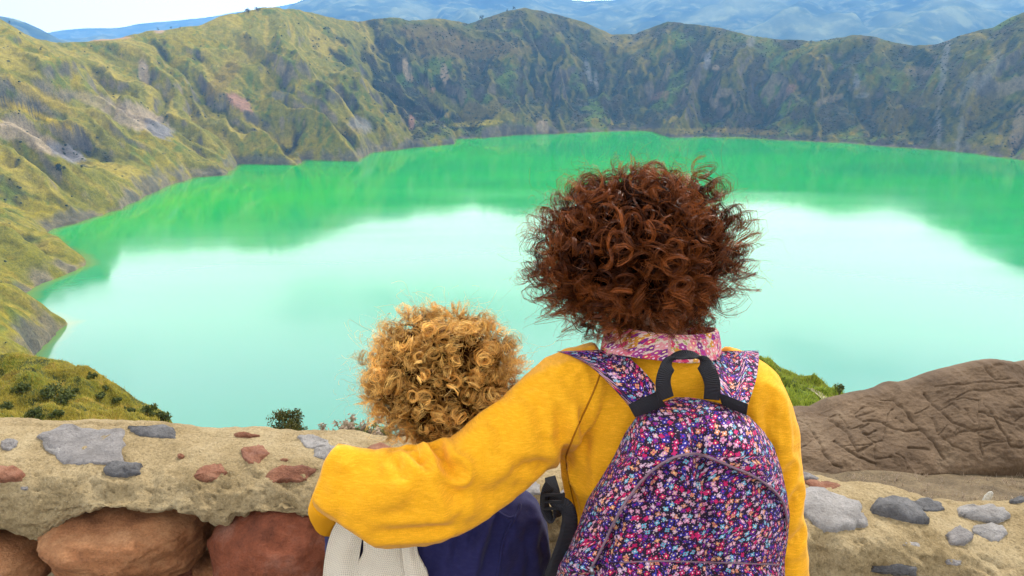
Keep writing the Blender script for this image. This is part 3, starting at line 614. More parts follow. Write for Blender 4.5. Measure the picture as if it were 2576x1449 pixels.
# ================================================================== people: shared builders
def tube(path, radii, n=16, sq=None, cap=True, up=None):
    """loft along a path; radii are (ru, rv) per point; returns vertices, quads, tris"""
    P_ = [Vector(p) for p in path]; V = []; m = len(P_)
    ref = Vector(up) if up else Vector((0, 0, 1)); 
    for i, p in enumerate(P_):
        t = (P_[min(i + 1, m - 1)] - P_[max(i - 1, 0)]).normalized()
        u = ref.cross(t)
        if u.length < 1e-3: u = Vector((1, 0, 0)).cross(t)
        u.normalize(); v = t.cross(u); r = radii[i]; ru, rv = (r, r) if not isinstance(r, (tuple, list)) else r
        for k in range(n):
            a = 2 * math.pi * k / n; V.append(p + u * (math.cos(a) * ru) + v * (math.sin(a) * rv))
    Fq = [(i * n + k, i * n + (k + 1) % n, (i + 1) * n + (k + 1) % n, (i + 1) * n + k) for i in range(m - 1) for k in range(n)]; Ft = []
    if cap:
        for i, fl_ in ((0, True), (m - 1, False)):
            c = len(V); V.append(P_[i])
            for k in range(n):
                a, b = i * n + k, i * n + (k + 1) % n; Ft.append((c, b, a) if fl_ else (c, a, b))
    return [tuple(v) for v in V], Fq, Ft
def resample(pts, n, extra=None):
    """smooth (Catmull-Rom) resampling of 3-D points with any extra scalars appended"""
    Q = np.array([list(p) for p in pts], float); m = len(Q); out = []
    for q in np.linspace(0, m - 1, n):
        k = min(int(q), m - 2); f = q - k; a, b, c_, d = Q[max(k - 1, 0)], Q[k], Q[k + 1], Q[min(k + 2, m - 1)]
        out.append(.5 * (2 * b + (c_ - a) * f + (2 * a - 5 * b + 4 * c_ - d) * f ** 2 + (3 * b - a - 3 * c_ + d) * f ** 3))
    return np.array(out)
class Blob:
    """closed primitives melted into one continuous surface by a voxel remesh"""
    def __init__(s): s.V = []; s.Q = []; s.T = []
    def add(s, VQT):
        o = len(s.V); s.V += VQT[0]; s.Q += [tuple(i + o for i in f) for f in VQT[1]]; s.T += [tuple(i + o for i in f) for f in VQT[2]]
    def chain(s, pts, n=24, seg=16, up=None):
        """pts rows: x y z ru [rv]"""
        R_ = resample(pts, n); s.add(tube(R_[:, :3], [(r[3], r[4] if len(r) > 4 else r[3]) for r in R_], seg, up=up))
    def ball(s, c, r):
        bm = bmesh.new(); bmesh.ops.create_icosphere(bm, subdivisions=3, radius=1)
        V = [tuple(Vector((v.co.x * r[0], v.co.y * r[1], v.co.z * r[2])) + Vector(c)) for v in bm.verts]; T = [tuple(v.index for v in f.verts) for f in bm.faces]; bm.free(); s.add((V, [], T))
    def build(s, name, voxel, smooth, mat, iters=1.0):
        o = mesh_np('tmp_' + name, np.array(s.V), s.Q, s.T)
        m = o.modifiers.new('r', 'REMESH'); m.mode = 'VOXEL'; m.voxel_size = voxel
        if smooth: q = o.modifiers.new('s', 'SMOOTH'); q.factor = .5; q.iterations = smooth
        dg_ = bpy.context.evaluated_depsgraph_get(); me = bpy.data.meshes.new_from_object(o.evaluated_get(dg_)); me.name = name
        old = o.data; bpy.data.objects.remove(o, do_unlink=True); bpy.data.meshes.remove(old)
        me.materials.clear(); me.materials.append(mat)
        ob = bpy.data.objects.new(name, me); COL.objects.link(ob)
        me.polygons.foreach_set('use_smooth', np.ones(len(me.polygons), bool)); return ob
def verts(o):
    a = np.empty(len(o.data.vertices) * 3, np.float32); o.data.vertices.foreach_get('co', a); n_ = np.empty_like(a); o.data.vertices.foreach_get('normal', n_)
    return a.reshape(-1, 3).astype(float), n_.reshape(-1, 3).astype(float)
def setv(o, V): o.data.vertices.foreach_set('co', V.astype(np.float32).ravel()); o.data.update()
def bvh_of(o):
    V, _ = verts(o); return BVHTree.FromPolygons([tuple(v) for v in V], [list(p.vertices) for p in o.data.polygons])
def seg_dist(V, pts):
    d = np.full(len(V), 1e9)
    for a, b in zip(pts[:-1], pts[1:]):
        a = np.array(a); b = np.array(b); ab = b - a; t = np.clip(((V - a) @ ab) / max(ab @ ab, 1e-12), 0, 1); d = np.minimum(d, np.linalg.norm(V - a - t[:, None] * ab, axis=1))
    return d
def creases(o, lines):
    """press folds into cloth: (photo polyline, width, depth), a soft rounded pleat rises beside each"""
    bv = bvh_of(o); V, N = verts(o)
    for pl_, wd, dp in lines:
        pts = [cast(bv, *p) for p in pl_]; pts = [tuple(p) for p in pts if p is not None]
        if len(pts) < 2: continue
        R_ = resample(pts, 24); d = seg_dist(V, R_)
        L = np.linalg.norm(V - R_[0], axis=1) ; L2_ = np.linalg.norm(V - R_[-1], axis=1); ln = np.linalg.norm(R_[0] - R_[-1]) + 1e-6
        fade = np.clip(np.minimum(L, L2_) / (ln * .3), .15, 1)
        V = V - N * (1.5 * (np.exp(-(d / wd) ** 2) * dp - np.exp(-((d - 2 * wd) / wd) ** 2) * dp * .5) * fade)[:, None]
    setv(o, V)
def cord(name, bv, pl_, r, mat, parent, lift=0, n=60):
    pl_ = [tuple(q[:2]) for q in resample([(x, y, 0) for x, y in pl_], 46)]
    pts = [cast(bv, *p, lift) for p in pl_]; pts = [tuple(p) for p in pts if p is not None]
    R_ = resample(pts, n); V, Q, T = tube(R_, [r] * n, 6); o = mesh_np(name, V, Q, T, mat=mat); reparent(o, parent); return o
def ribbon(name, path, width_dirs, width, thick, mat, parent=None, n=60, uvscale=1.0, cross=5, bulge=0.0):
    """a strap: path points, width direction per point"""
    R_ = resample([list(p) + list(d) + [w__] for p, d, w__ in zip(path, width_dirs, width if isinstance(width, (list, tuple)) else [width] * len(path))], n)
    V = []; UV = []; s_ = 0; m = 2 * cross
    for i in range(n):
        p = Vector(R_[i, :3]); t = (Vector(R_[min(i + 1, n - 1), :3]) - Vector(R_[max(i - 1, 0), :3])).normalized(); d = Vector(R_[i, 3:6]); d = (d - t * d.dot(t)).normalized(); nn = t.cross(d); w__ = R_[i, 6]
        if i: s_ += (p - Vector(R_[i - 1, :3])).length
        for k in range(cross): q = k / (cross - 1) - .5; V.append(p + d * (q * w__) + nn * (thick / 2 + bulge * (1 - (2 * q) ** 2))); UV.append((q * w__, s_))
        for k in range(cross): q = .5 - k / (cross - 1); V.append(p + d * (q * w__) - nn * (thick / 2)); UV.append((q * w__, s_))
    Fq = [(i * m + k, i * m + (k + 1) % m, (i + 1) * m + (k + 1) % m, (i + 1) * m + k) for i in range(n - 1) for k in range(m)]
    for e in (0, n - 1):
        for k in range(cross - 1): f = (e * m + k, e * m + k + 1, e * m + m - 2 - k, e * m + m - 1 - k); Fq.append(f if e else f[::-1])
    o = mesh_np(name, [tuple(v) for v in V], Fq, mat=mat, uv=np.array(UV))
    if parent: reparent(o, parent)
    return o
# ---- materials
def skin_mat(name, c):
    m = Mat(name, c, .5, .4); oc = m.coord('Object'); a = m.noise(oc, 25, 4); m.base(m.mix(.4, c, m.ramp(a, [(.3, tuple(q * .75 for q in c)), (.7, tuple(min(1, q * 1.2) for q in c))])))
    m.p.inputs['Subsurface Weight'].default_value = .15; m.p.inputs['Subsurface Radius'].default_value = (.01, .004, .002); return m.m
SK = skin_mat('skin', (.36, .17, .09)); SK2 = skin_mat('child_skin', (.46, .23, .13))
def cloth_mat(name, c, stretch, slub=.5, sheen=.25, fine=520):
    m = Mat(name, c, .85, .2); oc = m.coord('Object'); sl_ = m.noise(m.mapping(oc, stretch), 1, 4, .6); wv_ = m.noise(oc, fine, 2, .5); big_ = m.noise(oc, 9, 3)
    cc = m.mix(m.ramp(sl_, [(.45, (0, 0, 0)), (.7, (slub,) * 3)]), c, tuple(min(1, q * 1.25 + .012) for q in c))
    cc = m.mix(.35, cc, m.ramp(big_, [(.3, (.85,) * 3), (.7, (1.08,) * 3)]), 'MULTIPLY'); m.base(m.mix(.35, cc, m.ramp(wv_, [(.3, (.75,) * 3), (.7, (1.2,) * 3)]), 'MULTIPLY'))
    m.bump(wv_, .5, .0012, m.bump(sl_, .35, .0015)); m.p.inputs['Sheen Weight'].default_value = sheen; m.p.inputs['Sheen Roughness'].default_value = .5; return m
YEL = cloth_mat('yellow_jersey', (.70, .315, .004), (70, 70, 520), .8, .08)
YEL2 = Mat('yellow_rib', (.74, .32, .004), .85, .2); _oc = YEL2.coord('Object'); YEL2.bump(YEL2.n('TexWave', {'Vector': _oc, 'Scale': 130., 'Distortion': .4}, wave_type='BANDS', bands_direction='X').outputs[1], .6, .002)
NAVY = cloth_mat('navy_jersey', (.013, .012, .060), (90, 90, 200), .4, .05)
DEN = cloth_mat('dark_trousers', (.03, .035, .055), (200, 200, 60), .4, .1)
BLK = Mat('black_webbing', (.012, .011, .014), .6, .35); _uv = BLK.n('UVMap').outputs[0]
BLK.bump(BLK.n('TexWave', {'Vector': _uv, 'Scale': 110., 'Distortion': .3}, wave_type='BANDS', bands_direction='Y').outputs[1], .8, .0015)
BPL = Mat('black_plastic', (.01, .01, .012), .35, .5); BPL.bump(BPL.noise(BPL.coord('Object'), 200, 2), .1, .001)
def flower_mat(name, bgc, cols, size, petals, petal_w, dot, dotc, bigr=.5, leaf=None, weave=True):
    """printed cloth: scattered small flowers, in metres of cloth"""
    m = Mat(name, bgc, .8, .2); uv = m.n('UVMap').outputs[0]
    def layer(scale, rnd, off):
        v0 = m.n('VectorMath', {0: uv, 1: off}, operation='ADD').outputs[0]
        vo = m.n('TexVoronoi', {'Vector': v0, 'Scale': scale, 'Randomness': rnd}, voronoi_dimensions='2D')
        loc = m.n('VectorMath', {0: v0, 1: vo.outputs['Position']}, operation='SUBTRACT').outputs[0]
        sp_ = m.n('SeparateXYZ', {0: loc}); x = m.math('MULTIPLY', sp_.outputs[0], scale); y = m.math('MULTIPLY', sp_.outputs[1], scale)
        rgb = m.n('SeparateColor', {0: vo.outputs['Color']}); return x, y, m.math('SQRT', m.math('ADD', m.math('MULTIPLY', x, x), m.math('MULTIPLY', y, y))), rgb
    x, y, r, rgb = layer(1 / size, .72, (0, 0, 0))
    an = m.math('ADD', m.math('ARCTAN2', y, x), m.math('MULTIPLY', rgb.outputs[1], 6.28))
    pw = m.math('ABSOLUTE', m.math('COSINE', m.math('MULTIPLY', an, petals / 2)))
    lim = m.math('MULTIPLY', m.math('ADD', m.math('MULTIPLY', m.math('POWER', pw, .7), petal_w), 1 - petal_w), bigr)
    mask = m.math('LESS_THAN', r, lim); n_ = len(cols)
    pc = m.ramp(rgb.outputs[0], [(i / n_, c) for i, c in enumerate(cols)], 'CONSTANT')
    x2, y2, r2, rgb2 = layer(2.6 / size, .9, (.137, .071, 0))
    dm = m.math('MULTIPLY', m.math('LESS_THAN', r2, m.math('MULTIPLY', rgb2.outputs[0], .36)), dot)
    dc = m.ramp(rgb2.outputs[1], [(i / len(dotc), c) for i, c in enumerate(dotc)], 'CONSTANT')
    cc = m.mix(dm, bgc, dc)
    if leaf:
        x3, y3, r3, rgb3 = layer(1.7 / size, 1.0, (.41, .33, 0)); a3_ = m.math('ADD', m.math('ARCTAN2', y3, x3), m.math('MULTIPLY', rgb3.outputs[1], 6.28))
        lm = m.math('MULTIPLY', m.math('LESS_THAN', r3, m.math('MULTIPLY', m.math('ABSOLUTE', m.math('COSINE', m.math('MULTIPLY', a3_, 2.5))), .42)), m.math('GREATER_THAN', rgb3.outputs[0], .55)); cc = m.mix(lm, cc, leaf)
    cc = m.mix(mask, cc, pc)
    ctr = m.math('LESS_THAN', r, bigr * .26); cc = m.mix(ctr, cc, m.ramp(rgb.outputs[2], [(0, (.75, .55, .62)), (.45, (.8, .62, .25)), (.75, (.45, .02, .12))], 'CONSTANT'))
    wv_ = m.n('TexWave', {'Vector': uv, 'Scale': 330., 'Distortion': 1.0}, wave_type='BANDS', bands_direction='Y').outputs[1]
    m.base(m.mix(.35, cc, m.ramp(wv_, [(0, (.75,) * 3), (1, (1.12,) * 3)]), 'MULTIPLY')); m.bump(wv_, .25, .0008); return m.m
FLR = flower_mat('purple_floral_canvas', (.016, .008, .022), [(.42, .008, .075), (.54, .23, .33), (.040, .020, .22), (.58, .23, .12), (.15, .018, .19), (.13, .33, .44), (.46, .015, .10), (.045, .025, .25), (.50, .31, .40), (.03, .03, .26)], .0112, 4, .62, 1.0, [(.48, .26, .34), (.36, .02, .11), (.09, .06, .34), (.5, .4, .4)], .46)
LIB = flower_mat('cream_floral_cotton', (.62, .47, .36), [(.52, .04, .10), (.18, .025, .17), (.60, .13, .17), (.34, .04, .20), (.64, .24, .25), (.55, .24, .03)], .0135, 6, .35, 1.0, [(.6, .1, .2), (.3, .1, .25), (.62, .3, .3)], .58, (.25, .27, .04))
# ---- hair
def hair_mat(name, root, mid, tip, rough, trans):
    m = Mat(name, mid, rough, .3); t = m.attr('along', 'Fac'); m.link(m.math('MULTIPLY', t, .22), m.p.inputs['Specular IOR Level']); r = m.attr('rnd', 'Fac')
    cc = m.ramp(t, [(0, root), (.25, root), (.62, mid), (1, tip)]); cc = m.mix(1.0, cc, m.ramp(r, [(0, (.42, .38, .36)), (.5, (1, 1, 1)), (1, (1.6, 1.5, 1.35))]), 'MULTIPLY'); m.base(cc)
    tr = m.n('BsdfTranslucent', {0: cc}); mx = m.n('MixShader', {0: trans}); m.link(m.p.outputs[0], mx.inputs[1]); m.link(tr.outputs[0], mx.inputs[2]); m.link(mx.outputs[0], m.t.nodes['Material Output'].inputs[0]); return m.m
def hair_mesh(name, mat, head, scalp, env, sets, seg, rad, coil, seed, face_dir, frizz, tight, inner=.72, lay=.045, fall=.8, loosef=.16, radial=.5, band=.001, rope=.0013):
    """curly hair as real strands: locks of strands wound into ringlets, and single curly hairs between them, from the scalp to the outline 'env'(dir)->radius"""
    g = np.random.default_rng(seed); paths = []; rads = []; rn = []; wdir = []; s = np.linspace(0, 1, seg)
    def spine(n):
        i = np.arange(n) + .5; ph = np.arccos(1 - 2 * i / n); th = np.pi * (1 + 5 ** .5) * i + g.normal(0, .25, n)
        d = np.stack([np.sin(ph) * np.cos(th), np.sin(ph) * np.sin(th), np.cos(ph)], 1) + g.normal(0, .08, (n, 3)); d /= np.linalg.norm(d, axis=1, keepdims=True); return d
    for nclump, nstr, wk in sets:
        D = spine(nclump); D = D[(D @ face_dir < .62) & (D[:, 2] > -.86)]; nC = len(D); single = nstr == 1
        E = env(D) * g.uniform(.68, 1.02, nC) * (1 + .10 * n3(D * 3.1, seed)) * (g.uniform(.9, 1.1, nC) if single else 1)
        p0 = D * scalp; p2 = D * E[:, None]
        tgl = np.cross(D, g.normal(size=(nC, 3))); tgl[:, 2] -= fall * np.clip(1.2 - np.abs(D[:, 2]), 0, 1); tgl -= D * (tgl * D).sum(1, keepdims=True); tgl /= np.linalg.norm(tgl, axis=1, keepdims=True) + 1e-9
        rad_ = g.uniform(0, 1, nC) < radial; p1 = p0 + (p2 - p0) * 1.02 + g.normal(0, .008, (nC, 3)); p2 = p2 + tgl * (lay * g.uniform(.5, 1.3, nC) * np.where(rad_, .12, 1))[:, None]
        base = (p0[:, None] * ((1 - s) ** 2)[None, :, None] + 2 * p1[:, None] * (s * (1 - s))[None, :, None] + p2[:, None] * (s ** 2)[None, :, None])
        tang = np.gradient(base, axis=1); tang /= np.linalg.norm(tang, axis=2, keepdims=True) + 1e-9
        refv = g.normal(size=(nC, 3)); refv[:, 2] *= .5
        U = np.cross(tang, refv[:, None]); U /= np.linalg.norm(U, axis=2, keepdims=True) + 1e-9; W_ = np.cross(tang, U)
        L = np.linalg.norm(np.diff(base, axis=1), axis=2).sum(1); turns = L / (tight * g.uniform(.7, 1.4, nC)) + g.uniform(.5, 1.2, nC); ph0 = g.uniform(0, 6.28, nC); hand = g.choice([-1, 1], nC); cr_ = coil * g.uniform(.5, 1.35, nC); crn = g.uniform(0, 1, nC)
        for k in range(nstr):
            jr = g.uniform(.94, 1.06, nC); jp = g.normal(0, .06, nC); ja = g.uniform(-1, 1, nC) * band; jo = g.normal(0, rope, (nC, 3)); le = np.clip(g.normal(1, .06, nC), .8, 1.12)
            loose = (g.uniform(0, 1, nC) < loosef); jp = np.where(loose, g.normal(0, .9, nC), jp); jr = np.where(loose, g.uniform(.6, 1.7, nC), jr)
            a = ph0[:, None] + jp[:, None] + hand[:, None] * turns[:, None] * 6.283 * (s ** 1.3)[None]
            rr_ = (cr_ * jr)[:, None] * (np.clip(s * 2.4, 0, 1) * (1 - .08 * s))[None]
            pts = base + U * (np.cos(a) * rr_)[..., None] + W_ * (np.sin(a) * rr_)[..., None] + jo[:, None] * (s ** .5)[None, :, None] + tang * (ja[:, None] * np.clip(s * 2, 0, 1)[None])[..., None]
            pts = p0[:, None] + (pts - p0[:, None]) * (1 + (le - 1)[:, None] * s[None])[..., None]
            paths.append(pts); rads.append(np.outer(g.uniform(.6, 1.4, nC) * rad * wk, 1 - .5 * s ** 3)); rn.append(np.clip(.6 * crn + .4 * g.uniform(0, 1, nC), 0, 1)); wdir.append(np.tile(g.normal(size=(nC, 1, 3)), (1, seg, 1)))
    if frizz:
        D2 = spine(frizz); D2 = D2[(D2 @ face_dir < .55) & (D2[:, 2] > -.7)]; n2_ = len(D2); E2 = env(D2)
        q0 = D2 * (E2 * g.uniform(.5, .9, n2_))[:, None]; q2 = D2 * (E2 * g.uniform(.98, 1.2, n2_))[:, None] + g.normal(0, .02, (n2_, 3)); q1 = (q0 + q2) / 2 + g.normal(0, .03, (n2_, 3))
        bs = q0[:, None] * ((1 - s) ** 2)[None, :, None] + 2 * q1[:, None] * (s * (1 - s))[None, :, None] + q2[:, None] * (s ** 2)[None, :, None]
        aa = g.uniform(0, 6.28, (n2_, 1)) + g.uniform(4, 16, (n2_, 1)) * s[None]; ax = g.normal(size=(n2_, 3)); bx__ = np.cross(ax, D2); rz_ = (g.uniform(.004, .016, (n2_, 1)) * s[None])[..., None]
        paths.append(bs + ax[:, None] * np.cos(aa)[..., None] * rz_ * .6 + bx__[:, None] * np.sin(aa)[..., None] * rz_ * .6); rads.append(np.outer(np.full(n2_, rad * .55), 1 - .5 * s)); rn.append(g.uniform(.4, 1, n2_)); wdir.append(np.tile(g.normal(size=(n2_, 1, 3)), (1, seg, 1)))
    Pp = np.concatenate(paths); Rr = np.concatenate(rads); rn = np.concatenate(rn); n = len(Pp)
    tg = np.gradient(Pp, axis=1); tg /= np.linalg.norm(tg, axis=2, keepdims=True) + 1e-9
    u = np.concatenate(wdir); u = u - tg * (u * tg).sum(2, keepdims=True); u /= np.linalg.norm(u, axis=2, keepdims=True) + 1e-9
    Vv = np.stack([Pp - u * Rr[..., None], Pp + u * Rr[..., None]], 2).reshape(-1, 3)
    idx = (np.arange(n)[:, None] * seg + np.arange(seg - 1)[None]) * 2
    Fq = np.stack([idx, idx + 1, idx + 3, idx + 2], -1).reshape(-1, 4)
    al = np.tile(np.repeat(s, 2)[None], (n, 1)).ravel(); rnn = np.repeat(rn, seg * 2)
    # dense heart of the hair
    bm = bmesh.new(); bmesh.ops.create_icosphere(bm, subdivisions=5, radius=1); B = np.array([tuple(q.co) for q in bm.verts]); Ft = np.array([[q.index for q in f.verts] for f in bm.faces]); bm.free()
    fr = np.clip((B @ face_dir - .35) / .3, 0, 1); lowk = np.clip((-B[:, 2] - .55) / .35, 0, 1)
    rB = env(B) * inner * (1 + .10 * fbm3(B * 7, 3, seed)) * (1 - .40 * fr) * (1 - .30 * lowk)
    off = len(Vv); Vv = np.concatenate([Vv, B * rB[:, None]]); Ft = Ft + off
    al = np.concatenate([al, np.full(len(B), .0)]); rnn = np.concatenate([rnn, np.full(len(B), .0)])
    o = mesh_np(name, Vv + np.array(tuple(head)), Fq, Ft, mat=mat, attrs={'along': al, 'rnd': rnn}); return o
def hand(bl, wrist, dirn, palm_n, side, curl=.5, sc=1.0):
    """palm, four fingers of different lengths and a thumb from the side of the palm, gently closed"""
    w0 = Vector(wrist); d = Vector(dirn).normalized(); n_ = Vector(palm_n).normalized(); n_ = (n_ - d * n_.dot(d)).normalized(); s_ = d.cross(n_) * side
    bl.chain([list(w0 - d * .03) + [.024, .018], list(w0 + d * .02 * sc) + [.030, .015], list(w0 + d * .055 * sc) + [.038, .014], list(w0 + d * .085 * sc) + [.036, .011]], 12, 12, up=tuple(n_))
    for k, (off, ln) in enumerate(((-.028, .070), (-.010, .080), (.009, .074), (.027, .058))):
        b = w0 + d * .082 * sc + s_ * off; a = 0; p = b.copy(); pts = [list(b - d * .015) + [.0095]]; 
        for j, f in enumerate((.45, .3, .25)):
            pts.append(list(p) + [.0095 - .001 * j]); a += curl * (.5 + .3 * j); p = p + (d * math.cos(a) + n_ * math.sin(a)) * ln * f * sc
        pts.append(list(p) + [.007]); bl.chain(pts, 12, 8)
    b = w0 + d * .03 * sc - s_ * .026; q = (d * .7 - s_ * .6 + n_ * .35).normalized(); bl.chain([list(b) + [.014], list(b + q * .03) + [.012], list(b + q * .052 + d * .008) + [.0105], list(b + q * .062 + d * .026) + [.008]], 10, 8)
def head_shape(bl, c, sc, fwd, up=(0, 0, 1)):
    c = Vector(c); f = Vector(fwd).normalized(); u = Vector(up).normalized(); r = f.cross(u)
    def P(a, b, d): return list(c + r * a * sc + f * b * sc + u * d * sc)
    bl.ball(P(0, -.012, .02), (.078 * sc, .094 * sc, .098 * sc)); bl.ball(P(0, .045, -.04), (.06 * sc, .05 * sc, .075 * sc)); bl.ball(P(0, .066, -.092), (.026 * sc, .024 * sc, .022 * sc))
    bl.ball(P(0, .103, -.018), (.012 * sc, .016 * sc, .022 * sc)); bl.ball(P(0, .094, -.06), (.024 * sc, .010 * sc, .010 * sc))
    for q in (-1, 1): bl.ball(P(q * .078, -.005, -.012), (.010 * sc, .02 * sc, .03 * sc)); bl.ball(P(q * .03, .088, .008), (.014 * sc, .009 * sc, .010 * sc)); bl.ball(P(q * .042, .07, -.035), (.022 * sc, .02 * sc, .022 * sc))
# ================================================================== the child
def L(p, *r): return list(p) + list(r)
child = empty('person', (at(1105, 1300, 1.40).x, 1.40, 0)); tag(child, 'child with blond curls in navy top, hugged under the yellow sleeve', 'person')
ch = at(1108, 965, 1.40)                       # head centre
cneck = at(1100, 1150, 1.40)
sc_c = .90
b = Blob(); head_shape(b, ch - Vector((0, 0, .01)), sc_c, (0, 1, -.12))
b.chain([L(ch - Vector((0, -.0, .05)), .05), L(cneck, .042), L(cneck - Vector((0, 0, .06)), .055)], 10)
cs = at(1100, 1330, 1.40)
b.chain([L(cneck - Vector((0, 0, .03)), .06, .05), L(cs + Vector((0, 0, .06)), .13, .07), L(cs - Vector((0, 0, .1)), .12, .075), L((cs.x, 1.40, .62), .115, .08), L((cs.x, 1.40, .52), .12, .085)], 20, up=(0, 1, 0))
for q in (-1, 1):
    b.chain([L((cs.x + q * .075, 1.40, .58), .065), L((cs.x + q * .08, 1.41, .33), .05), L((cs.x + q * .08, 1.40, .07), .035), L((cs.x + q * .08, 1.43, .03), .033), L((cs.x + q * .08, 1.52, .022), .024)], 20)
    sx = cs.x + q * .15; b.chain([L((sx, 1.40, cs.z + .05), .04), L((sx + q * .02, 1.43, cs.z - .1), .033), L((sx + q * .005, 1.50, cs.z - .22), .028), L((sx - q * .03, 1.60, cs.z - .20), .024)], 18)
    hand(b, (sx - q * .035, 1.62, cs.z - .195), (-q * .3, 1, .15), (0, 0, -1), q, .35, .8)
body = b.build('body', .0075, 3, SK2); reparent(body, child)
b = Blob()      # trousers
b.chain([L((cs.x, 1.40, .72), .135, .1), L((cs.x, 1.40, .60), .14, .105), L((cs.x, 1.40, .52), .13, .1)], 10, up=(0, 1, 0))
for q in (-1, 1): b.chain([L((cs.x + q * .07, 1.40, .58), .08), L((cs.x + q * .08, 1.41, .33), .065), L((cs.x + q * .08, 1.40, .06), .055)], 14)
reparent(b.build('trousers', .014, 4, DEN.m), child)
# navy top: round shoulders, loose body, sleeves
b = Blob()
zt_ = cs.z
b.chain([L(cneck - Vector((0, 0, .035)), .065, .055), L((cs.x + .005, 1.40, zt_ + .075), .10, .07), L((cs.x + .01, 1.40, zt_ + .04), .165, .085), L((cs.x + .012, 1.395, zt_ - .03), .178, .10), L((cs.x + .01, 1.39, zt_ - .12), .17, .105), L((cs.x, 1.39, zt_ - .25), .165, .11), L((cs.x, 1.39, .62), .165, .115)], 30, 28, up=(0, 1, 0))
for q in (-1, 1):
    sx = cs.x + q * .158; b.chain([L((sx - q * .04, 1.40, zt_ + .055), .05), L((sx, 1.40, zt_ + .015), .062), L((sx + q * .018, 1.42, zt_ - .10), .057), L((sx + q * .005, 1.49, zt_ - .21), .05), L((sx - q * .025, 1.58, zt_ - .20), .042)], 24)
top = b.build('top', .0055, 8, NAVY.m)
V, N = verts(top); V += N * (.004 * fbm3(V * np.array([14, 14, 5]), 3, 500) + .0015 * fbm3(V * 40, 2, 501))[:, None]; setv(top, V)
creases(top, [([(1255, 1330), (1230, 1400), (1225, 1449)], .012, .007), ([(1180, 1330), (1150, 1390), (1130, 1449)], .014, .006), ([(1330, 1300), (1325, 1370), (1340, 1440)], .012, .007), ([(1290, 1330), (1300, 1400), (1290, 1445)], .01, .004), ([(1100, 1380), (1085, 1449)], .012, .007), ([(1350, 1330), (1362, 1390), (1372, 1440)], .009, .006), ([(1210, 1310), (1190, 1360), (1180, 1420)], .008, .006)])
bv = bvh_of(top); reparent(top, child)
cord('seam', bv, [(1308, 1268), (1305, 1285), (1290, 1310), (1272, 1345), (1262, 1380), (1258, 1410), (1252, 1449)], .0032, NAVY.m, top, .001)
cord('seam', bv, [(1225, 1278), (1255, 1290), (1280, 1302), (1292, 1300)], .0028, NAVY.m, top, .001)
# cream knitted wrap over the back
KN = Mat('cream_knit', (.86, .75, .57), .9, .15); uvk = KN.n('UVMap').outputs[0]
kx = KN.n('SeparateXYZ', {0: uvk}); u1 = KN.math('MULTIPLY', kx.outputs[0], 260.); v1 = KN.math('MULTIPLY', kx.outputs[1], 210.)
kn_ = KN.math('MULTIPLY', KN.math('ABSOLUTE', KN.math('SINE', KN.math('MULTIPLY', u1, 3.1416))), KN.math('ABSOLUTE', KN.math('SINE', KN.math('ADD', KN.math('MULTIPLY', v1, 3.1416), KN.math('MULTIPLY', KN.math('ABSOLUTE', KN.math('SUBTRACT', KN.math('FRACT', u1), .5)), 3.0)))))
KN.base(KN.mix(KN.ramp(kn_, [(.03, (.8, .8, .8)), (.25, (0, 0, 0))]), KN.mix(.3, (.86, .75, .57), KN.ramp(KN.noise(KN.coord(), 14, 3), [(.3, (.72, .62, .46)), (.7, (.88, .80, .65))])), (.42, .34, .24))); KN.bump(kn_, .9, .003)
KN.p.inputs['Sheen Weight'].default_value = .3
def drape(name, edgeL, edgeR, Yoff, label=None, thick=.006, wave=.003, seed=0):
    """a hanging panel of knitting that lies over the navy top"""
    A_ = resample([(x, y, 0) for x, y in edgeL], 60); B_ = resample([(x, y, 0) for x, y in edgeR], 60); nu_ = 34; F_ = []; 
    for i in range(60):
        for k in range(nu_):
            f = k / (nu_ - 1); x = A_[i, 0] * (1 - f) + B_[i, 0] * f; y = A_[i, 1] * (1 - f) + B_[i, 1] * f
            p = cast(bv, x, y); q = at(x, y, 1.40 - .11 * (1 - ((x - 1010) / 320) ** 2) ** .5 if abs(x - 1010) < 320 else 1.40)
            Yv = min(p.y if p is not None and p.y < 1.5 else 9, q.y + .02) - Yoff - .006 * math.sin(math.pi * f) - wave * math.sin(f * 9 + i * .05 + seed)
            F_.append(tuple(at(x, y, Yv)))
    F_ = np.array(F_).reshape(60, nu_, 3)
    k_ = np.ones(7) / 7
    Yp = F_[:, :, 1].copy()
    for _ in range(3): Yp = np.apply_along_axis(lambda a: np.convolve(np.pad(a, 3, 'edge'), k_, 'valid'), 0, Yp); Yp = np.apply_along_axis(lambda a: np.convolve(np.pad(a, 3, 'edge'), k_, 'valid'), 1, Yp)
    sc_ = (Yp / F_[:, :, 1])[..., None]; F_ = np.array([0, 0, CZ]) + (F_ - np.array([0, 0, CZ])) * sc_
    bkk = F_ + np.array([0, thick, 0]); du = np.linalg.norm(np.diff(F_, axis=1, prepend=F_[:, :1]), axis=2).cumsum(1); dv = np.linalg.norm(np.diff(F_, axis=0, prepend=F_[:1]), axis=2).cumsum(0)
    uv = np.stack([du, dv], -1).reshape(-1, 2); V_ = np.concatenate([F_.reshape(-1, 3), bkk.reshape(-1, 3)]); g_ = gridf(60, nu_); n_ = 60 * nu_
    ring = [k for k in range(nu_)] + [i * nu_ + nu_ - 1 for i in range(1, 60)] + [59 * nu_ + k for k in range(nu_ - 2, -1, -1)] + [i * nu_ for i in range(58, 0, -1)]
    side = [(ring[i], ring[(i + 1) % len(ring)], ring[(i + 1) % len(ring)] + n_, ring[i] + n_) for i in range(len(ring))]
    o = mesh_np(name, V_, np.concatenate([g_[:, ::-1], g_ + n_, np.array(side)]), mat=KN.m, uv=np.concatenate([uv, uv]), flip=True); return o
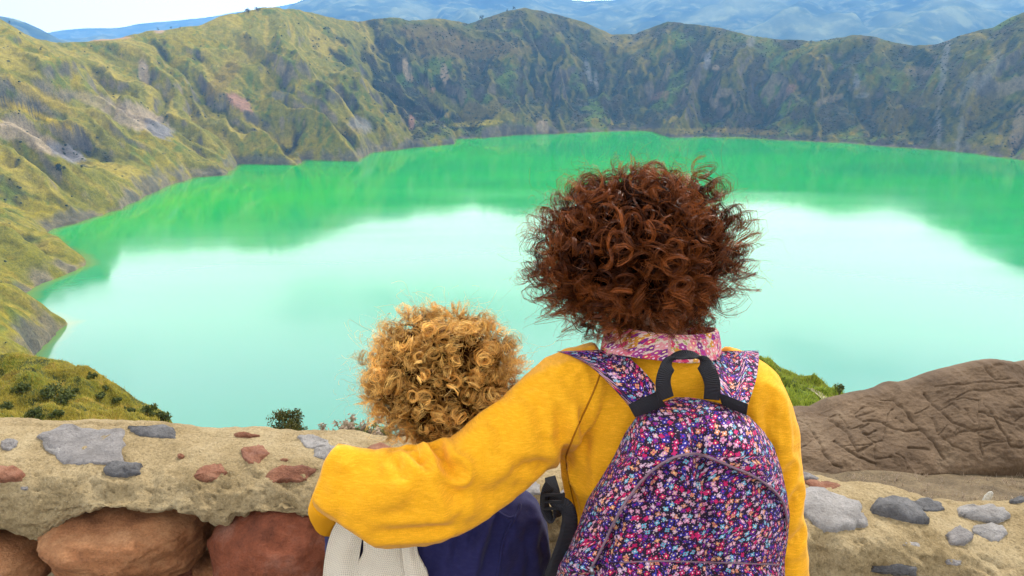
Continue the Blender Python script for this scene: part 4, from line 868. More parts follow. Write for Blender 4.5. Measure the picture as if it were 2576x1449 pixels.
wrap = empty('shawl', (child.location.x - .08, 1.33, .9)); tag(wrap, 'cream knitted shawl hanging over the navy top', 'shawl')
reparent(drape('shawl_end', [(862, 1290), (835, 1335), (820, 1385), (812, 1449), (808, 1540)], [(925, 1300), (912, 1345), (905, 1390), (898, 1449), (896, 1540)], .012, seed=1), wrap)
reparent(drape('shawl_panel', [(918, 1300), (914, 1350), (912, 1392), (893, 1428), (898, 1449), (905, 1540)], [(1015, 1320), (1020, 1380), (1030, 1420), (1036, 1449), (1050, 1540)], .010, seed=2), wrap)
reparent(drape('shawl_fold', [(1005, 1320), (1010, 1380), (1014, 1420), (1018, 1449), (1030, 1540)], [(1045, 1330), (1050, 1390), (1066, 1425), (1076, 1449), (1092, 1540)], .020, seed=3), wrap)
# blond curls
def env_c(D):
    z = D[:, 2]; rz = np.where(z > 0, .150, .130); rx = .160 - .042 * np.clip(-z * 2, 0, 1); r = 1 / np.sqrt((D[:, 0] / rx) ** 2 + (D[:, 1] / .15) ** 2 + (z / rz) ** 2)
    return r * (1 + .11 * n3(D * 2.4, 21))
HB = hair_mat('blond_hair', (.045, .016, .004), (.42, .20, .040), (.90, .57, .17), .30, .27)
hb_ = hair_mesh('hair', HB, ch, np.array([.068, .084, .088]), env_c, [(640, 14, 1.0), (1200, 1, .7)], 34, .00040, .0110, 71, np.array([0, 1., -.12]), 900, .030, lay=.042, fall=.5, loosef=.10, radial=.5, band=.001)
reparent(hb_, child)

# ================================================================== the woman
wom = empty('person', (.27, 1.34, 0)); tag(wom, 'person with auburn curls in a mustard sweater, arm round the child', 'person')
wh = at(1598, 640, 1.40)
wn_ = at(1655, 862, 1.36)
b = Blob(); head_shape(b, wh - Vector((-.005, 0, .015)), 1.0, (-.15, 1, -.08), (-.06, 0, 1))
b.chain([L(wh + Vector((.02, 0, -.05)), .055), L(wn_ + Vector((-.01, 0, .03)), .060), L(wn_ - Vector((0, 0, .05)), .066)], 12)
tz = at(1650, 1000, 1.34); tx_ = .27
b.chain([L(wn_ - Vector((0, 0, .02)), .07, .055), L((tx_, 1.35, 1.27), .15, .075), L((tx_, 1.35, 1.10), .135, .085), L((tx_, 1.35, .97), .12, .08), L((tx_, 1.35, .84), .145, .1), L((tx_, 1.35, .76), .15, .1)], 24, up=(0, 1, 0))
for q in (-1, 1): b.chain([L((tx_ + q * .08, 1.35, .82), .085), L((tx_ + q * .09, 1.36, .47), .06), L((tx_ + q * .09, 1.35, .09), .042), L((tx_ + q * .09, 1.39, .04), .04), L((tx_ + q * .09, 1.52, .028), .03)], 24)
S0 = at(1425, 985, 1.33)
armL = [L(at(1470, 960, 1.335), .05), L(at(1400, 1010, 1.32), .052), L(at(1290, 1125, 1.27), .040), L(at(1150, 1225, 1.21), .034), L(at(1010, 1262, 1.19), .034), L(at(900, 1258, 1.20), .032), L(at(848, 1250, 1.26), .028), L(at(832, 1285, 1.36), .024)]
b.chain(armL, 40); hand(b, at(832, 1305, 1.385), (.25, .75, -.5), (.9, -.3, .1), -1, .5, .95)
armR = [L(at(1870, 965, 1.335), .05), L(at(1925, 1060, 1.34), .048), L(at(1948, 1200, 1.33), .036), L(at(1962, 1330, 1.305), .031), L(at(1974, 1500, 1.30), .028), L(at(1965, 1650, 1.34), .024)]
b.chain(armR, 30); hand(b, at(1962, 1685, 1.36), (0, .1, -1), (-1, .2, 0), 1, .4)
reparent(b.build('body', .0075, 3, SK), wom)
b = Blob()
b.chain([L((tx_, 1.35, .95), .15, .105), L((tx_, 1.35, .82), .17, .125), L((tx_, 1.35, .76), .165, .12)], 10, up=(0, 1, 0))
for q in (-1, 1): b.chain([L((tx_ + q * .085, 1.35, .82), .10), L((tx_ + q * .09, 1.36, .47), .075), L((tx_ + q * .09, 1.35, .07), .062)], 14)
reparent(b.build('trousers', .014, 4, DEN.m), wom)
# sweater: one continuous surface of body and both sleeves
b = Blob()
nk = at(1660, 905, 1.35)
b.chain([L(nk + Vector((0, .01, .012)), .092, .066), L(nk + Vector((0, 0, -.018)), .115, .075), L((nk.x, 1.35, nk.z - .045), .155, .085), L((nk.x - .003, 1.345, 1.245), .185, .10), L((.268, 1.335, 1.16), .175, .11), L((.268, 1.33, 1.07), .166, .115), L((.27, 1.33, .96), .165, .118), L((.27, 1.33, .80), .17, .12)], 36, 32, up=(0, 1, 0))
SL = [L(at(1530, 935, 1.34), .060, .060), L(at(1440, 985, 1.325), .070, .076), L(at(1375, 1045, 1.30), .070, .082), L(at(1290, 1115, 1.27), .066, .082), L(at(1200, 1188, 1.235), .064, .082), L(at(1120, 1236, 1.21), .064, .085), L(at(1040, 1256, 1.195), .064, .088), L(at(960, 1257, 1.19), .062, .087), L(at(900, 1244, 1.195), .060, .086), L(at(850, 1236, 1.205), .058, .086), L(at(805, 1236, 1.24), .055, .080), L(at(800, 1245, 1.29), .045, .060), L(at(815, 1262, 1.325), .036, .040)]
b.chain(SL, 70, 28)
SR = [L(at(1800, 945, 1.34), .062), L(at(1868, 985, 1.34), .066), L(at(1908, 1045, 1.335), .062), L(at(1936, 1130, 1.33), .056), L(at(1948, 1230, 1.315), .053), L(at(1962, 1340, 1.30), .049), L(at(1974, 1450, 1.29), .046), L(at(1972, 1560, 1.30), .043), L(at(1966, 1640, 1.33), .038)]
b.chain(SR, 48, 24)
swt = b.build('sweater', .0048, 9, YEL.m)
V, N = verts(swt)
V += N * (.006 * fbm3(V * np.array([11, 9, 8]), 3, 510) + .0016 * fbm3(V * 30, 2, 511))[:, None]
# the loose end of the sleeve hangs in two flat folds
def flatten(V, a, b, c_, soft=.004):
    a, b, c_ = [np.array(tuple(q)) for q in (a, b, c_)]; nn_ = np.cross(b - a, c_ - a); nn_ /= np.linalg.norm(nn_)
    if nn_[0] > 0: nn_ = -nn_
    t_ = (V - a) @ nn_; k_ = (V[:, 0] < at(960, 1200, 1.2).x) & (t_ > -soft); V[k_] -= nn_ * (np.maximum(t_[k_], 0) * .92)[:, None]; return V
V = flatten(V, at(838, 1142, 1.20), at(790, 1262, 1.20), at(826, 1200, 1.36)); V = flatten(V, at(790, 1262, 1.20), at(905, 1352, 1.19), at(815, 1300, 1.36))
setv(swt, V)
creases(swt, [([(1098, 1128), (1112, 1150), (1125, 1172), (1150, 1185)], .010, .013), ([(1040, 1138), (1050, 1158), (1075, 1172)], .010, .008), ([(1000, 1140), (1002, 1165), (1015, 1185)], .012, .006), ([(1115, 1190), (1140, 1240), (1150, 1280)], .014, .006),
              ([(1245, 1050), (1262, 1090), (1275, 1130)], .014, .005), ([(1340, 985), (1370, 1040), (1385, 1090)], .016, .007), ([(1395, 960), (1412, 1030), (1418, 1110), (1424, 1170)], .012, .010), ([(1440, 950), (1450, 1010), (1445, 1080)], .012, .007), ([(1480, 950), (1478, 1010), (1465, 1060)], .010, .005),
              ([(900, 1335), (1000, 1340), (1100, 1330), (1210, 1290)], .012, .007), ([(860, 1175), (930, 1170), (990, 1180)], .016, .005), ([(830, 1215), (900, 1225), (960, 1220)], .018, .005), ([(870, 1280), (960, 1300), (1060, 1295)], .018, .005), ([(1150, 1210), (1220, 1250), (1290, 1210)], .018, .005),
              ([(1300, 1165), (1350, 1170), (1400, 1170)], .012, .006), ([(1425, 1175), (1440, 1240), (1450, 1300)], .010, .008), ([(1470, 1060), (1466, 1130), (1462, 1200)], .014, .005),
              ([(1925, 1000), (1932, 1080), (1925, 1150)], .010, .008), ([(1950, 1010), (1958, 1090), (1950, 1160)], .010, .006), ([(1985, 1180), (1960, 1215), (1940, 1230)], .010, .006), ([(2005, 1250), (1985, 1280), (1965, 1290)], .012, .006), ([(2010, 1350), (1990, 1370)], .012, .005)])
bvs = bvh_of(swt); reparent(swt, wom)
SEAM = Mat('yellow_seam', (.30, .11, .002), .85, .2); SEAM.bump(SEAM.noise(SEAM.coord(), 400, 2), .4, .001)
cord('seam', bvs, [(1512, 935), (1495, 980), (1475, 1025), (1450, 1080), (1428, 1135), (1424, 1150)], .0016, SEAM.m, swt, .0004)
cord('seam', bvs, [(1424, 1150), (1428, 1190), (1440, 1250), (1452, 1300)], .0014, SEAM.m, swt, .0002)
# ribbed neckband, cuff
def ring(name, c, rx, ry, h, th, mat, parent, tilt=0, uvm=1.0, top_in=0.0, n=96, open_front=0.0, roll=0.0, wob=0.0):
    rows_ = []; prof_ = [(1, 0), (1 + th * .6, h * .1), (1 + th, h * .5), (1 + th * .6 - top_in, h * .92), (1 - top_in, h), (1 - th - top_in, h * .9), (1 - th, h * .1)]
    V_ = []; UV_ = []
    for i in range(n):
        a = -math.pi / 2 + open_front + (2 * math.pi - 2 * open_front) * i / (n if open_front == 0 else n - 1) + (math.pi if True else 0)
        for k, (r_, z_) in enumerate(prof_):
            rr_ = r_ + wob * math.sin(5 * a) ; V_.append((c[0] + rx * rr_ * math.cos(a), c[1] + ry * rr_ * math.sin(a), c[2] + z_ + tilt * math.sin(a) * ry + roll * math.cos(a) * rx)); UV_.append((a * rx, z_ + k * .002))
    m_ = len(prof_); Fq_ = [(i * m_ + k, ((i + 1) % n) * m_ + k, ((i + 1) % n) * m_ + (k + 1) % m_, i * m_ + (k + 1) % m_) for i in range(n if open_front == 0 else n - 1) for k in range(m_)]
    o = mesh_np(name, V_, Fq_, mat=mat, uv=np.array(UV_)); reparent(o, parent); return o
ring('neckband', (nk.x, 1.358, nk.z - .006), .098, .074, .018, .05, YEL2.m, swt, .25)
cf = tube(resample([tuple(at(828, 1258, 1.31)), tuple(at(824, 1285, 1.345)), tuple(at(828, 1308, 1.375))], 12), [(.037 - .001 * abs(i - 5), .034) for i in range(12)], 20)
reparent(mesh_np('cuff', cf[0], cf[1], cf[2], mat=YEL2.m), swt)
# floral shirt collar folded over the sweater neck
def collar():
    n = 120; prof_ = [(.0, 0.000, .004), (.001, .012, .004), (.004, .030, .003), (.007, .044, .002), (.010, .0475, .0), (.014, .046, -.0), (.018, .036, .003), (.022, .018, .006), (.026, .004, .009), (.0275, -.002, .0095), (.025, -.003, .008), (.021, .008, .004), (.012, .036, -.0), (.006, .02, .0)]
    V_ = []; UV_ = []; c_ = at(1662, 880, 1.352); rx, ry = .083, .066
    for i in range(n):
        a = math.radians(-90) + (i / n) * 2 * math.pi; d_ = 0; s_ = 0
        for k, (o_, z_, w__) in enumerate(prof_):
            wob = .0022 * math.sin(4 * a + z_ * 60) + .0015 * math.sin(9 * a + 1)
            x = c_.x + (rx + o_ + wob) * math.cos(a); y = c_.y + (ry + o_ + wob) * math.sin(a)
            z = c_.z - .002 + z_ - .22 * (y - c_.y) + .04 * (x - c_.x) * (-1) + .002 * math.sin(3 * a + 2)
            if k: s_ += math.hypot(o_ - prof_[k - 1][0], z_ - prof_[k - 1][1])
            V_.append((x, y, z)); UV_.append((a * (rx + o_), s_))
    m_ = len(prof_); Fq_ = [(i * m_ + k, ((i + 1) % n) * m_ + k, ((i + 1) % n) * m_ + (k + 1) % m_, i * m_ + (k + 1) % m_) for i in range(n) for k in range(m_)]
    o = mesh_np('collar', V_, Fq_, mat=LIB, uv=np.array(UV_)); sb = o.modifiers.new('s', 'SUBSURF'); sb.levels = 1; sb.render_levels = 1; reparent(o, wom)
collar()
# auburn curls
def env_w(D):
    rz = np.where(D[:, 2] > 0, .138, .138); e_ = 2.5; r = ((np.abs(D[:, 0]) / .190) ** e_ + (np.abs(D[:, 1]) / .165) ** e_ + (np.abs(D[:, 2]) / rz) ** e_) ** (-1 / e_)
    return r * (1 + .12 * n3(D * 2.2, 44))
HA = hair_mat('auburn_hair', (.006, .002, .001), (.060, .015, .004), (.27, .075, .016), .38, .28)
ha_ = hair_mesh('hair', HA, wh + Vector((0, 0, .008)), np.array([.076, .092, .098]), env_w, [(680, 15, 1.0), (900, 1, .7)], 35, .00043, .0165, 91, np.array([-.15, 1., -.08]), 900, .050, lay=.074, fall=1.5, loosef=.07, radial=.22, band=.001)
reparent(ha_, wom)

# ================================================================== backpack
pack = empty('backpack', (.29, 1.20, .8)); tag(pack, 'purple floral backpack with black top handle worn over the mustard sweater', 'backpack')
Lp = [(1701, 999), (1650, 1017), (1600, 1050), (1573, 1088), (1545, 1147), (1518, 1193), (1477, 1257), (1458, 1312), (1431, 1376), (1403, 1427), (1392, 1470), (1388, 1540), (1400, 1620)]
Rp = [(1735, 1000), (1769, 1005), (1829, 1019), (1884, 1047), (1920, 1083), (1948, 1125), (1966, 1180), (1980, 1244), (1987, 1298), (1982, 1358), (1974, 1410), (1975, 1470), (1975, 1540), (1965, 1620)]
arch = [(1483, 1440), (1490, 1427), (1518, 1372), (1554, 1298), (1586, 1248), (1628, 1198), (1678, 1161), (1733, 1145), (1774, 1150), (1838, 1175), (1898, 1202), (1943, 1234), (1971, 1271), (1980, 1320), (1976, 1400)]
nr_, nc_ = 165, 150
ly, lx = np.array([p[1] for p in Lp], float), np.array([p[0] for p in Lp], float); ry_, rx_ = np.array([p[1] for p in Rp], float), np.array([p[0] for p in Rp], float)
ysr = 999.5 + (1620 - 999.5) * np.linspace(0, 1, nr_) ** 1.35
U_ = np.linspace(-1, 1, nc_); U_ = np.sign(U_) * np.abs(U_) ** .8
PXg = np.zeros((nr_, nc_)); PYg = np.zeros((nr_, nc_)); DY = np.zeros((nr_, nc_))
def arch_in(px, py):
    ya = np.interp(px, [a[0] for a in arch], [a[1] for a in arch]); return py - ya
for i, y in enumerate(ysr):
    xl, xr = np.interp(y, ly, lx), np.interp(y, ry_, rx_); PXg[i] = (xl + xr) / 2 + U_ * (xr - xl) / 2; PYg[i] = y
    hh = min(1, ((y - 999.5) / 190)) ; D_ = .14 * (1 - (1 - hh) ** 2.2) ** .75
    DY[i] = D_ * np.maximum(0, 1 - np.abs(U_) ** 3.2) ** .6
ar = arch_in(PXg, PYg)
cr_x = np.interp(PYg, [1000, 1145, 1300, 1449, 1620], [1712, 1735, 1752, 1775, 1780])
crs = np.exp(-((PXg - cr_x) / 13) ** 2)
f_ = .012 * fbm2(PXg / 110, PYg / 150, 3, 600) + .005 * fbm2(PXg / 34, PYg / 70, 2, 601)
DY = DY + (f_ + .010 * crs * sstep(1000, 1050, PYg) - .008 * np.exp(-((PXg - cr_x - 26) / 16) ** 2)) * np.clip(DY / .06, 0, 1)
DY = DY - .014 * sstep(-2, 6, ar) * sstep(120, 0, ar) * np.clip(DY / .05, 0, 1) - .006 * sstep(0, 20, ar) * np.clip(DY / .05, 0, 1)
DY = DY - .006 * np.exp(-((PYg - (1418 + .02 * (PXg - 1700))) / 5) ** 2) * (PXg > 1560)
left_f = np.exp(-((PXg - np.interp(PYg, [1150, 1300, 1449], [1500, 1480, 1440])) / 22) ** 2); DY = DY + .010 * left_f * sstep(1150, 1250, PYg) * n2(PXg / 25, PYg / 40, 603)
Yg = 1.235 - DY
F_ = np.zeros((nr_, nc_, 3))
dxr = (PXg - CX) / FPX; upr = -(PYg - CY) / FPX; dyr = math.cos(PITCH) + upr * math.sin(PITCH); dzr = -math.sin(PITCH) + upr * math.cos(PITCH)
F_[..., 0] = dxr * Yg / dyr; F_[..., 1] = Yg; F_[..., 2] = CZ + dzr * Yg / dyr
du = np.linalg.norm(np.diff(F_, axis=1, prepend=F_[:, :1]), axis=2).cumsum(1); du = du - du[:, [nc_ // 2]]; dv = np.linalg.norm(np.diff(F_, axis=0, prepend=F_[:1]), axis=2).cumsum(0)
mid = dv[:, nc_ // 2][:, None].repeat(nc_, 1); dv = .5 * mid + .5 * dv
uv = np.stack([du, dv], -1).reshape(-1, 2); uvb = uv.copy()
bk_ = F_.copy(); cen = bk_.mean(axis=(0, 1)); bk_ = cen + (bk_ - cen) * np.array([.9, 1, .93]); bk_[..., 1] = 1.255; bk_[..., 2] -= .012
n_ = nr_ * nc_; g_ = gridf(nr_, nc_)
rg2 = [k for k in range(nc_)] + [i * nc_ + nc_ - 1 for i in range(1, nr_)] + [(nr_ - 1) * nc_ + k for k in range(nc_ - 2, -1, -1)] + [i * nc_ for i in range(nr_ - 2, 0, -1)]
side = np.array([(rg2[i], rg2[(i + 1) % len(rg2)], rg2[(i + 1) % len(rg2)] + n_, rg2[i] + n_) for i in range(len(rg2))])
pk = mesh_np('pack_body', np.concatenate([F_.reshape(-1, 3), bk_.reshape(-1, 3)]), np.concatenate([g_[:, ::-1], g_ + n_, side]), mat=FLR, uv=np.concatenate([uv, uvb]), flip=True)
bvp = BVHTree.FromPolygons([tuple(v) for v in F_.reshape(-1, 3)], g_.tolist()); reparent(pk, pack)
PIP = Mat('pale_piping', (.20, .12, .15), .8, .2); PIP.bump(PIP.noise(PIP.coord(), 300, 2), .4, .001)
cord('piping', bvp, [(x, y - 3) for x, y in arch[:-1]], .0022, PIP.m, pk, .0005, 120)
cord('seam', bvp, [(1560, 1415), (1650, 1411), (1750, 1413), (1850, 1416), (1960, 1420)], .0016, PIP.m, pk, 0)
# zip pull
zp = at(1487, 1425, 1.10); zb = tube([tuple(zp), tuple(at(1492, 1445, 1.095))], [(.003, .002), (.004, .002)], 8); ZM = Mat('zip_metal', (.25, .25, .27), .35, .6); ZM.p.inputs['Metallic'].default_value = .9; ZM.bump(ZM.noise(ZM.coord(), 200, 2), .1, .001)
reparent(mesh_np('zip_pull', zb[0], zb[1], zb[2], mat=ZM.m), pk)
# handle
hp = [(1676, 1002, 1.165), (1668, 965, 1.155), (1676, 930, 1.16), (1697, 902, 1.18), (1728, 892, 1.19), (1760, 904, 1.18), (1782, 935, 1.16), (1792, 968, 1.155), (1790, 1004, 1.165)]
hd = [(1, .2, .1), (1, .25, .1), (.9, .5, .1), (.45, 1, .1), (0, 1, .15), (-.45, 1, .1), (-.9, .5, .1), (-1, .25, .1), (-1, .2, .1)]
ribbon('handle', [tuple(at(*p)) for p in hp], hd, .025, .0025, BLK.m, pack, 90)
# black tabs and floral shoulder straps
def strap(name, edgeA, edgeB, Ys, thick, mat, lift, n=50, cross=9, pad=.0):
    A_ = resample([(x, y, 0) for x, y in edgeA], n); B_ = resample([(x, y, 0) for x, y in edgeB], n); V_ = []; UV_ = []; Yr = np.interp(np.linspace(0, 1, n), np.linspace(0, 1, len(Ys)), Ys)
    P_ = np.zeros((n, cross, 3)); YY = np.zeros((n, cross)); XY = np.zeros((n, cross, 2))
    for i in range(n):
        for k in range(cross):
            f = k / (cross - 1); x = A_[i, 0] * (1 - f) + B_[i, 0] * f; y = A_[i, 1] * (1 - f) + B_[i, 1] * f; h = cast(bvs, x, y)
            yv = Yr[i]
            if h is not None: yv = min(yv, h.y - lift) if lift else yv
            YY[i, k] = yv; XY[i, k] = (x, y)
    kk = np.ones(9) / 9
    if lift:
        for _ in range(2): YY = np.minimum(YY, np.apply_along_axis(lambda a: np.convolve(np.pad(a, 4, 'edge'), kk, 'valid'), 0, YY))
    for i in range(n):
        for k in range(cross): f = k / (cross - 1); P_[i, k] = tuple(at(XY[i, k, 0], XY[i, k, 1], YY[i, k] - pad * (1 - (2 * f - 1) ** 4)))
    du_ = np.linalg.norm(np.diff(P_, axis=1, prepend=P_[:, :1]), axis=2).cumsum(1); dv_ = np.linalg.norm(np.diff(P_, axis=0, prepend=P_[:1]), axis=2).cumsum(0)
    bkp = P_ + np.array([0, thick, -thick * .4]); g_ = gridf(n, cross); nn = n * cross
    rg_ = [k for k in range(cross)] + [i * cross + cross - 1 for i in range(1, n)] + [(n - 1) * cross + k for k in range(cross - 2, -1, -1)] + [i * cross for i in range(n - 2, 0, -1)]
    sd_ = np.array([(rg_[i], rg_[(i + 1) % len(rg_)], rg_[(i + 1) % len(rg_)] + nn, rg_[i] + nn) for i in range(len(rg_))]); uv_ = np.stack([du_, dv_], -1).reshape(-1, 2)
    o = mesh_np(name, np.concatenate([P_.reshape(-1, 3), bkp.reshape(-1, 3)]), np.concatenate([g_[:, ::-1], g_ + nn, sd_]), mat=mat, uv=np.concatenate([uv_, uv_ + .05]), flip=True); reparent(o, pack); return o
strap('shoulder_strap', [(1400, 884), (1440, 897), (1490, 925), (1545, 978), (1590, 1030)], [(1480, 881), (1555, 882), (1600, 915), (1640, 958), (1668, 1000)], [1.42, 1.33, 1.26, 1.215, 1.19], .012, FLR, .004, pad=.006)
strap('shoulder_strap', [(1795, 884), (1788, 900), (1784, 935), (1790, 970), (1805, 1000)], [(1908, 882), (1909, 905), (1903, 950), (1893, 985), (1880, 1024)], [1.40, 1.33, 1.27, 1.225, 1.19], .012, FLR, .004, pad=.006)
strap('strap_tab', [(1581, 1018), (1588, 1032), (1598, 1050)], [(1655, 984), (1664, 1003), (1676, 1020)], [1.178, 1.18, 1.19], .004, BLK.m, 0, 12, 5)
strap('strap_tab', [(1808, 988), (1812, 1000), (1818, 1020)], [(1882, 1016), (1880, 1030), (1878, 1045)], [1.178, 1.18, 1.19], .004, BLK.m, 0, 12, 5)
# lower webbing strap with its buckle by the armpit
wp = [(1384, 1200, 1.30), (1390, 1230, 1.27), (1398, 1258, 1.25), (1424, 1275, 1.235), (1433, 1305, 1.23), (1428, 1350, 1.23), (1412, 1400, 1.23), (1396, 1449, 1.23), (1385, 1520, 1.24)]
ribbon('webbing_strap', [tuple(at(*p)) for p in wp], [(1, .2, .3), (1, .1, .4), (.8, .2, .8), (.4, .3, 1), (1, .2, -.1), (1, .2, -.1), (1, .2, -.1), (1, .1, .0), (1, .1, 0)], [.02, .024, .026, .026, .028, .034, .036, .038, .038], .0025, BLK.m, pack, 80)
lp_ = [(1382, 1222, 1.262), (1372, 1240, 1.25), (1369, 1262, 1.245), (1374, 1285, 1.245), (1386, 1304, 1.245), (1400, 1300, 1.245), (1402, 1280, 1.25), (1395, 1262, 1.255)]
ribbon('strap_loop', [tuple(at(*p)) for p in lp_], [(1, 1, .2)] * 8, .02, .0025, BLK.m, pack, 50)
bb = bmesh.new()
def bar(c, s):
    r_ = bmesh.ops.create_cube(bb, size=1); bmesh.ops.scale(bb, vec=s, verts=r_['verts']); bmesh.ops.translate(bb, vec=c, verts=r_['verts'])
bc_ = at(1392, 1262, 1.24)
for dz_ in (-.014, 0, .014): bar(bc_ + Vector((0, 0, dz_)), (.036, .005, .005))
for dx_ in (-.018, .018): bar(bc_ + Vector((dx_, .0012, 0)), (.005, .006, .034))
bmesh.ops.bevel(bb, geom=bb.edges[:], offset=.0012, segments=2, affect='EDGES')
bme = bpy.data.meshes.new('buckle'); bb.to_mesh(bme); bb.free(); bme.materials.append(BPL.m); bo = bpy.data.objects.new('buckle', bme); COL.objects.link(bo); reparent(bo, pack)
# ================================================================== plants, trees, shrubs
def leaf_mat(name, c0, c1, trans=.25):
    m = Mat(name, c0, .7, .2); r = m.attr('rnd', 'Fac'); cc = m.ramp(r, [(0, c0), (1, c1)]); m.base(cc)
    tr = m.n('BsdfTranslucent', {0: cc}); mx = m.n('MixShader', {0: trans}); m.link(m.p.outputs[0], mx.inputs[1]); m.link(tr.outputs[0], mx.inputs[2]); m.link(mx.outputs[0], m.t.nodes['Material Output'].inputs[0]); return m.m
LEAF = leaf_mat('olive_leaves', (.030, .034, .006), (.095, .085, .012)); SHR = leaf_mat('shrub_leaves', (.030, .045, .010), (.10, .115, .022)); DKL = leaf_mat('dark_leaves', (.010, .020, .010), (.03, .045, .018))
BARK = Mat('bark', (.09, .065, .045), .9, .2); BARK.bump(BARK.noise(BARK.coord(), 30, 4), .6, .02)
STEM = Mat('weed_stem', (.13, .14, .05), .8, .2); STEM.bump(STEM.noise(STEM.coord(), 60, 3), .3, .002)
FLO = leaf_mat('dry_blossom', (.24, .18, .12), (.44, .34, .25)); WLF = leaf_mat('weed_leaves', (.08, .11, .03), (.19, .20, .07))
def leaves(cent, rad, n, size, seed, squash=(1, 1, 1)):
    """n small leaf faces through the volumes of several clumps"""
    g = np.random.default_rng(seed); k = g.integers(0, len(cent), n); d = g.normal(size=(n, 3)); d /= np.linalg.norm(d, axis=1, keepdims=True)
    p = np.array(cent)[k] + d * (np.array(rad)[k] * g.uniform(.25, 1, n) ** .5)[:, None] * np.array(squash); a = g.normal(size=(n, 3)); a /= np.linalg.norm(a, axis=1, keepdims=True); b_ = np.cross(a, d + .3 * g.normal(size=(n, 3))); b_ /= np.linalg.norm(b_, axis=1, keepdims=True) + 1e-9
    s_ = size * g.uniform(.6, 1.4, n)[:, None]
    V_ = np.stack([p - a * s_, p + b_ * s_ * .45, p + a * s_, p - b_ * s_ * .45], 1).reshape(-1, 3); r_ = np.repeat(np.clip(g.normal(.5, .25, n), 0, 1), 4); return V_, np.arange(n * 4).reshape(-1, 4), r_
def plant_mesh(name, mat, parts_, parent):
    V_ = []; F_ = []; R_ = []; o_ = 0
    for v, f, r in parts_: V_.append(v); F_.append(f + o_); R_.append(r); o_ += len(v)
    o = mesh_np(name, np.concatenate(V_), np.concatenate(F_), mat=mat, smooth=False, attrs={'rnd': np.concatenate(R_)}); reparent(o, parent); return o
def tree(name, base, h, wd, label, cat, seed, mat, n=900, leaf=.05, clumps=14, trunk_h=.45, group=None, low=.35):
    g = np.random.default_rng(seed); base = np.array(base, float); root = empty(name, tuple(base)); tag(root, label, cat, group)
    cent = []; rad = []
    for i in range(clumps):
        a = g.uniform(0, 6.28); f = g.uniform(low, 1); rr_ = wd * .5 * math.sqrt(max(.05, 1 - ((f - .6) / .48) ** 2)) * g.uniform(.3, .8); cent.append(base + np.array([rr_ * math.cos(a), rr_ * math.sin(a), h * f * .92])); rad.append(wd * g.uniform(.12, .24))
    v = tube([tuple(base - np.array([0, 0, h * .1])), tuple(base + np.array([wd * .02, 0, h * trunk_h * .5])), tuple(base + np.array([0, 0, h * trunk_h])), tuple(base + np.array([wd * .03, 0, h * .8]))], [wd * .05, wd * .04, wd * .03, wd * .012], 7); Vt, Qt, Tt = list(v[0]), list(v[1]), list(v[2])
    for c_ in cent[:7]:
        q = tube([tuple(base + np.array([0, 0, h * trunk_h * g.uniform(.6, 1)])), tuple((base + np.array([0, 0, h * trunk_h]) + c_) / 2), tuple(c_)], [wd * .02, wd * .014, wd * .006], 5); o_ = len(Vt); Vt += q[0]; Qt += [tuple(i + o_ for i in f) for f in q[1]]; Tt += [tuple(i + o_ for i in f) for f in q[2]]
    reparent(mesh_np('trunk', Vt, Qt, Tt, mat=BARK.m), root); plant_mesh('crown', mat, [leaves(cent, rad, n, leaf, seed + 1)], root); return root
# tree whose crown shows over the wall
tb = at(726, 1122, 24.0); tree('tree', tb - Vector((0, 0, .1)), 1.30, 1.45, 'small round dark tree showing just above the wall', 'tree', 801, LEAF, 6000, .042, 34, .3, low=.3)
tb2 = at(700, 1112, 24.0)
# shrubs on the near-left shoulder
bvh_l = BVHTree.FromObject(hl, bpy.context.evaluated_depsgraph_get())
spots = [(380, 968, 2.0, 'round shrub on the grassy shoulder close above the lake edge'), (408, 1003, 1.6, 'shrub on the steep outer rim of the grassy shoulder'), (118, 1000, 3.6, 'widest dark shrub clump in the hollow of the grassy shoulder'), (160, 1012, 2.6, 'dark shrub right beside the widest clump on the shoulder'), (60, 985, 2.2, 'shrub nearest the left edge high on the shoulder'), (250, 1000, 1.0, 'small shrub in the middle of the grassy shoulder'),
         (290, 1008, 1.0, 'little shrub right of the middle of the grassy shoulder'), (375, 1040, 1.8, 'shrub low on the shoulder by its outer edge'), (408, 1058, 2.2, 'lowest shrub at the outer foot of the shoulder'), (85, 1048, 1.6, 'shrub low on the shoulder just above the wall'), (140, 1050, 1.2, 'small round shrub just above the grey slab in the wall'), (230, 950, 1.1, 'small shrub on the crest of the grassy shoulder'), (268, 978, .8, 'tiny shrub just below the crest of the shoulder'), (330, 1035, 1.3, 'shrub on the lower middle of the shoulder'), (20, 1030, 1.8, 'shrub at the very left edge low on the shoulder'), (190, 985, .9, 'tiny shrub left of the middle of the shoulder')]
for i, (x, y, sz, lb) in enumerate(spots):
    sz *= .72
    h = cast(bvh_l, x, y)
    if h is None: continue
    g = np.random.default_rng(820 + i); root = empty('shrub', tuple(h)); tag(root, lb, 'shrub', 'shrubs on the grassy shoulder')
    cent = [np.array(tuple(h)) + np.array([g.normal(0, sz * .3), g.normal(0, sz * .25), sz * g.uniform(.05, .38)]) for _ in range(8)]
    plant_mesh('foliage', SHR, [leaves(cent, [sz * .26] * 8, 340, .12 + .03 * sz, 840 + i)], root)
    V_ = []; Q_ = []; T_ = []
    for c_ in cent[:4]:
        q = tube([tuple(h - Vector((0, 0, .2))), tuple((np.array(tuple(h)) + c_) / 2), tuple(c_)], [.05, .04, .02], 5); o_ = len(V_); V_ += q[0]; Q_ += [tuple(k + o_ for k in f) for f in q[1]]; T_ += [tuple(k + o_ for k in f) for f in q[2]]
    reparent(mesh_np('stem', V_, Q_, T_, mat=BARK.m), root)
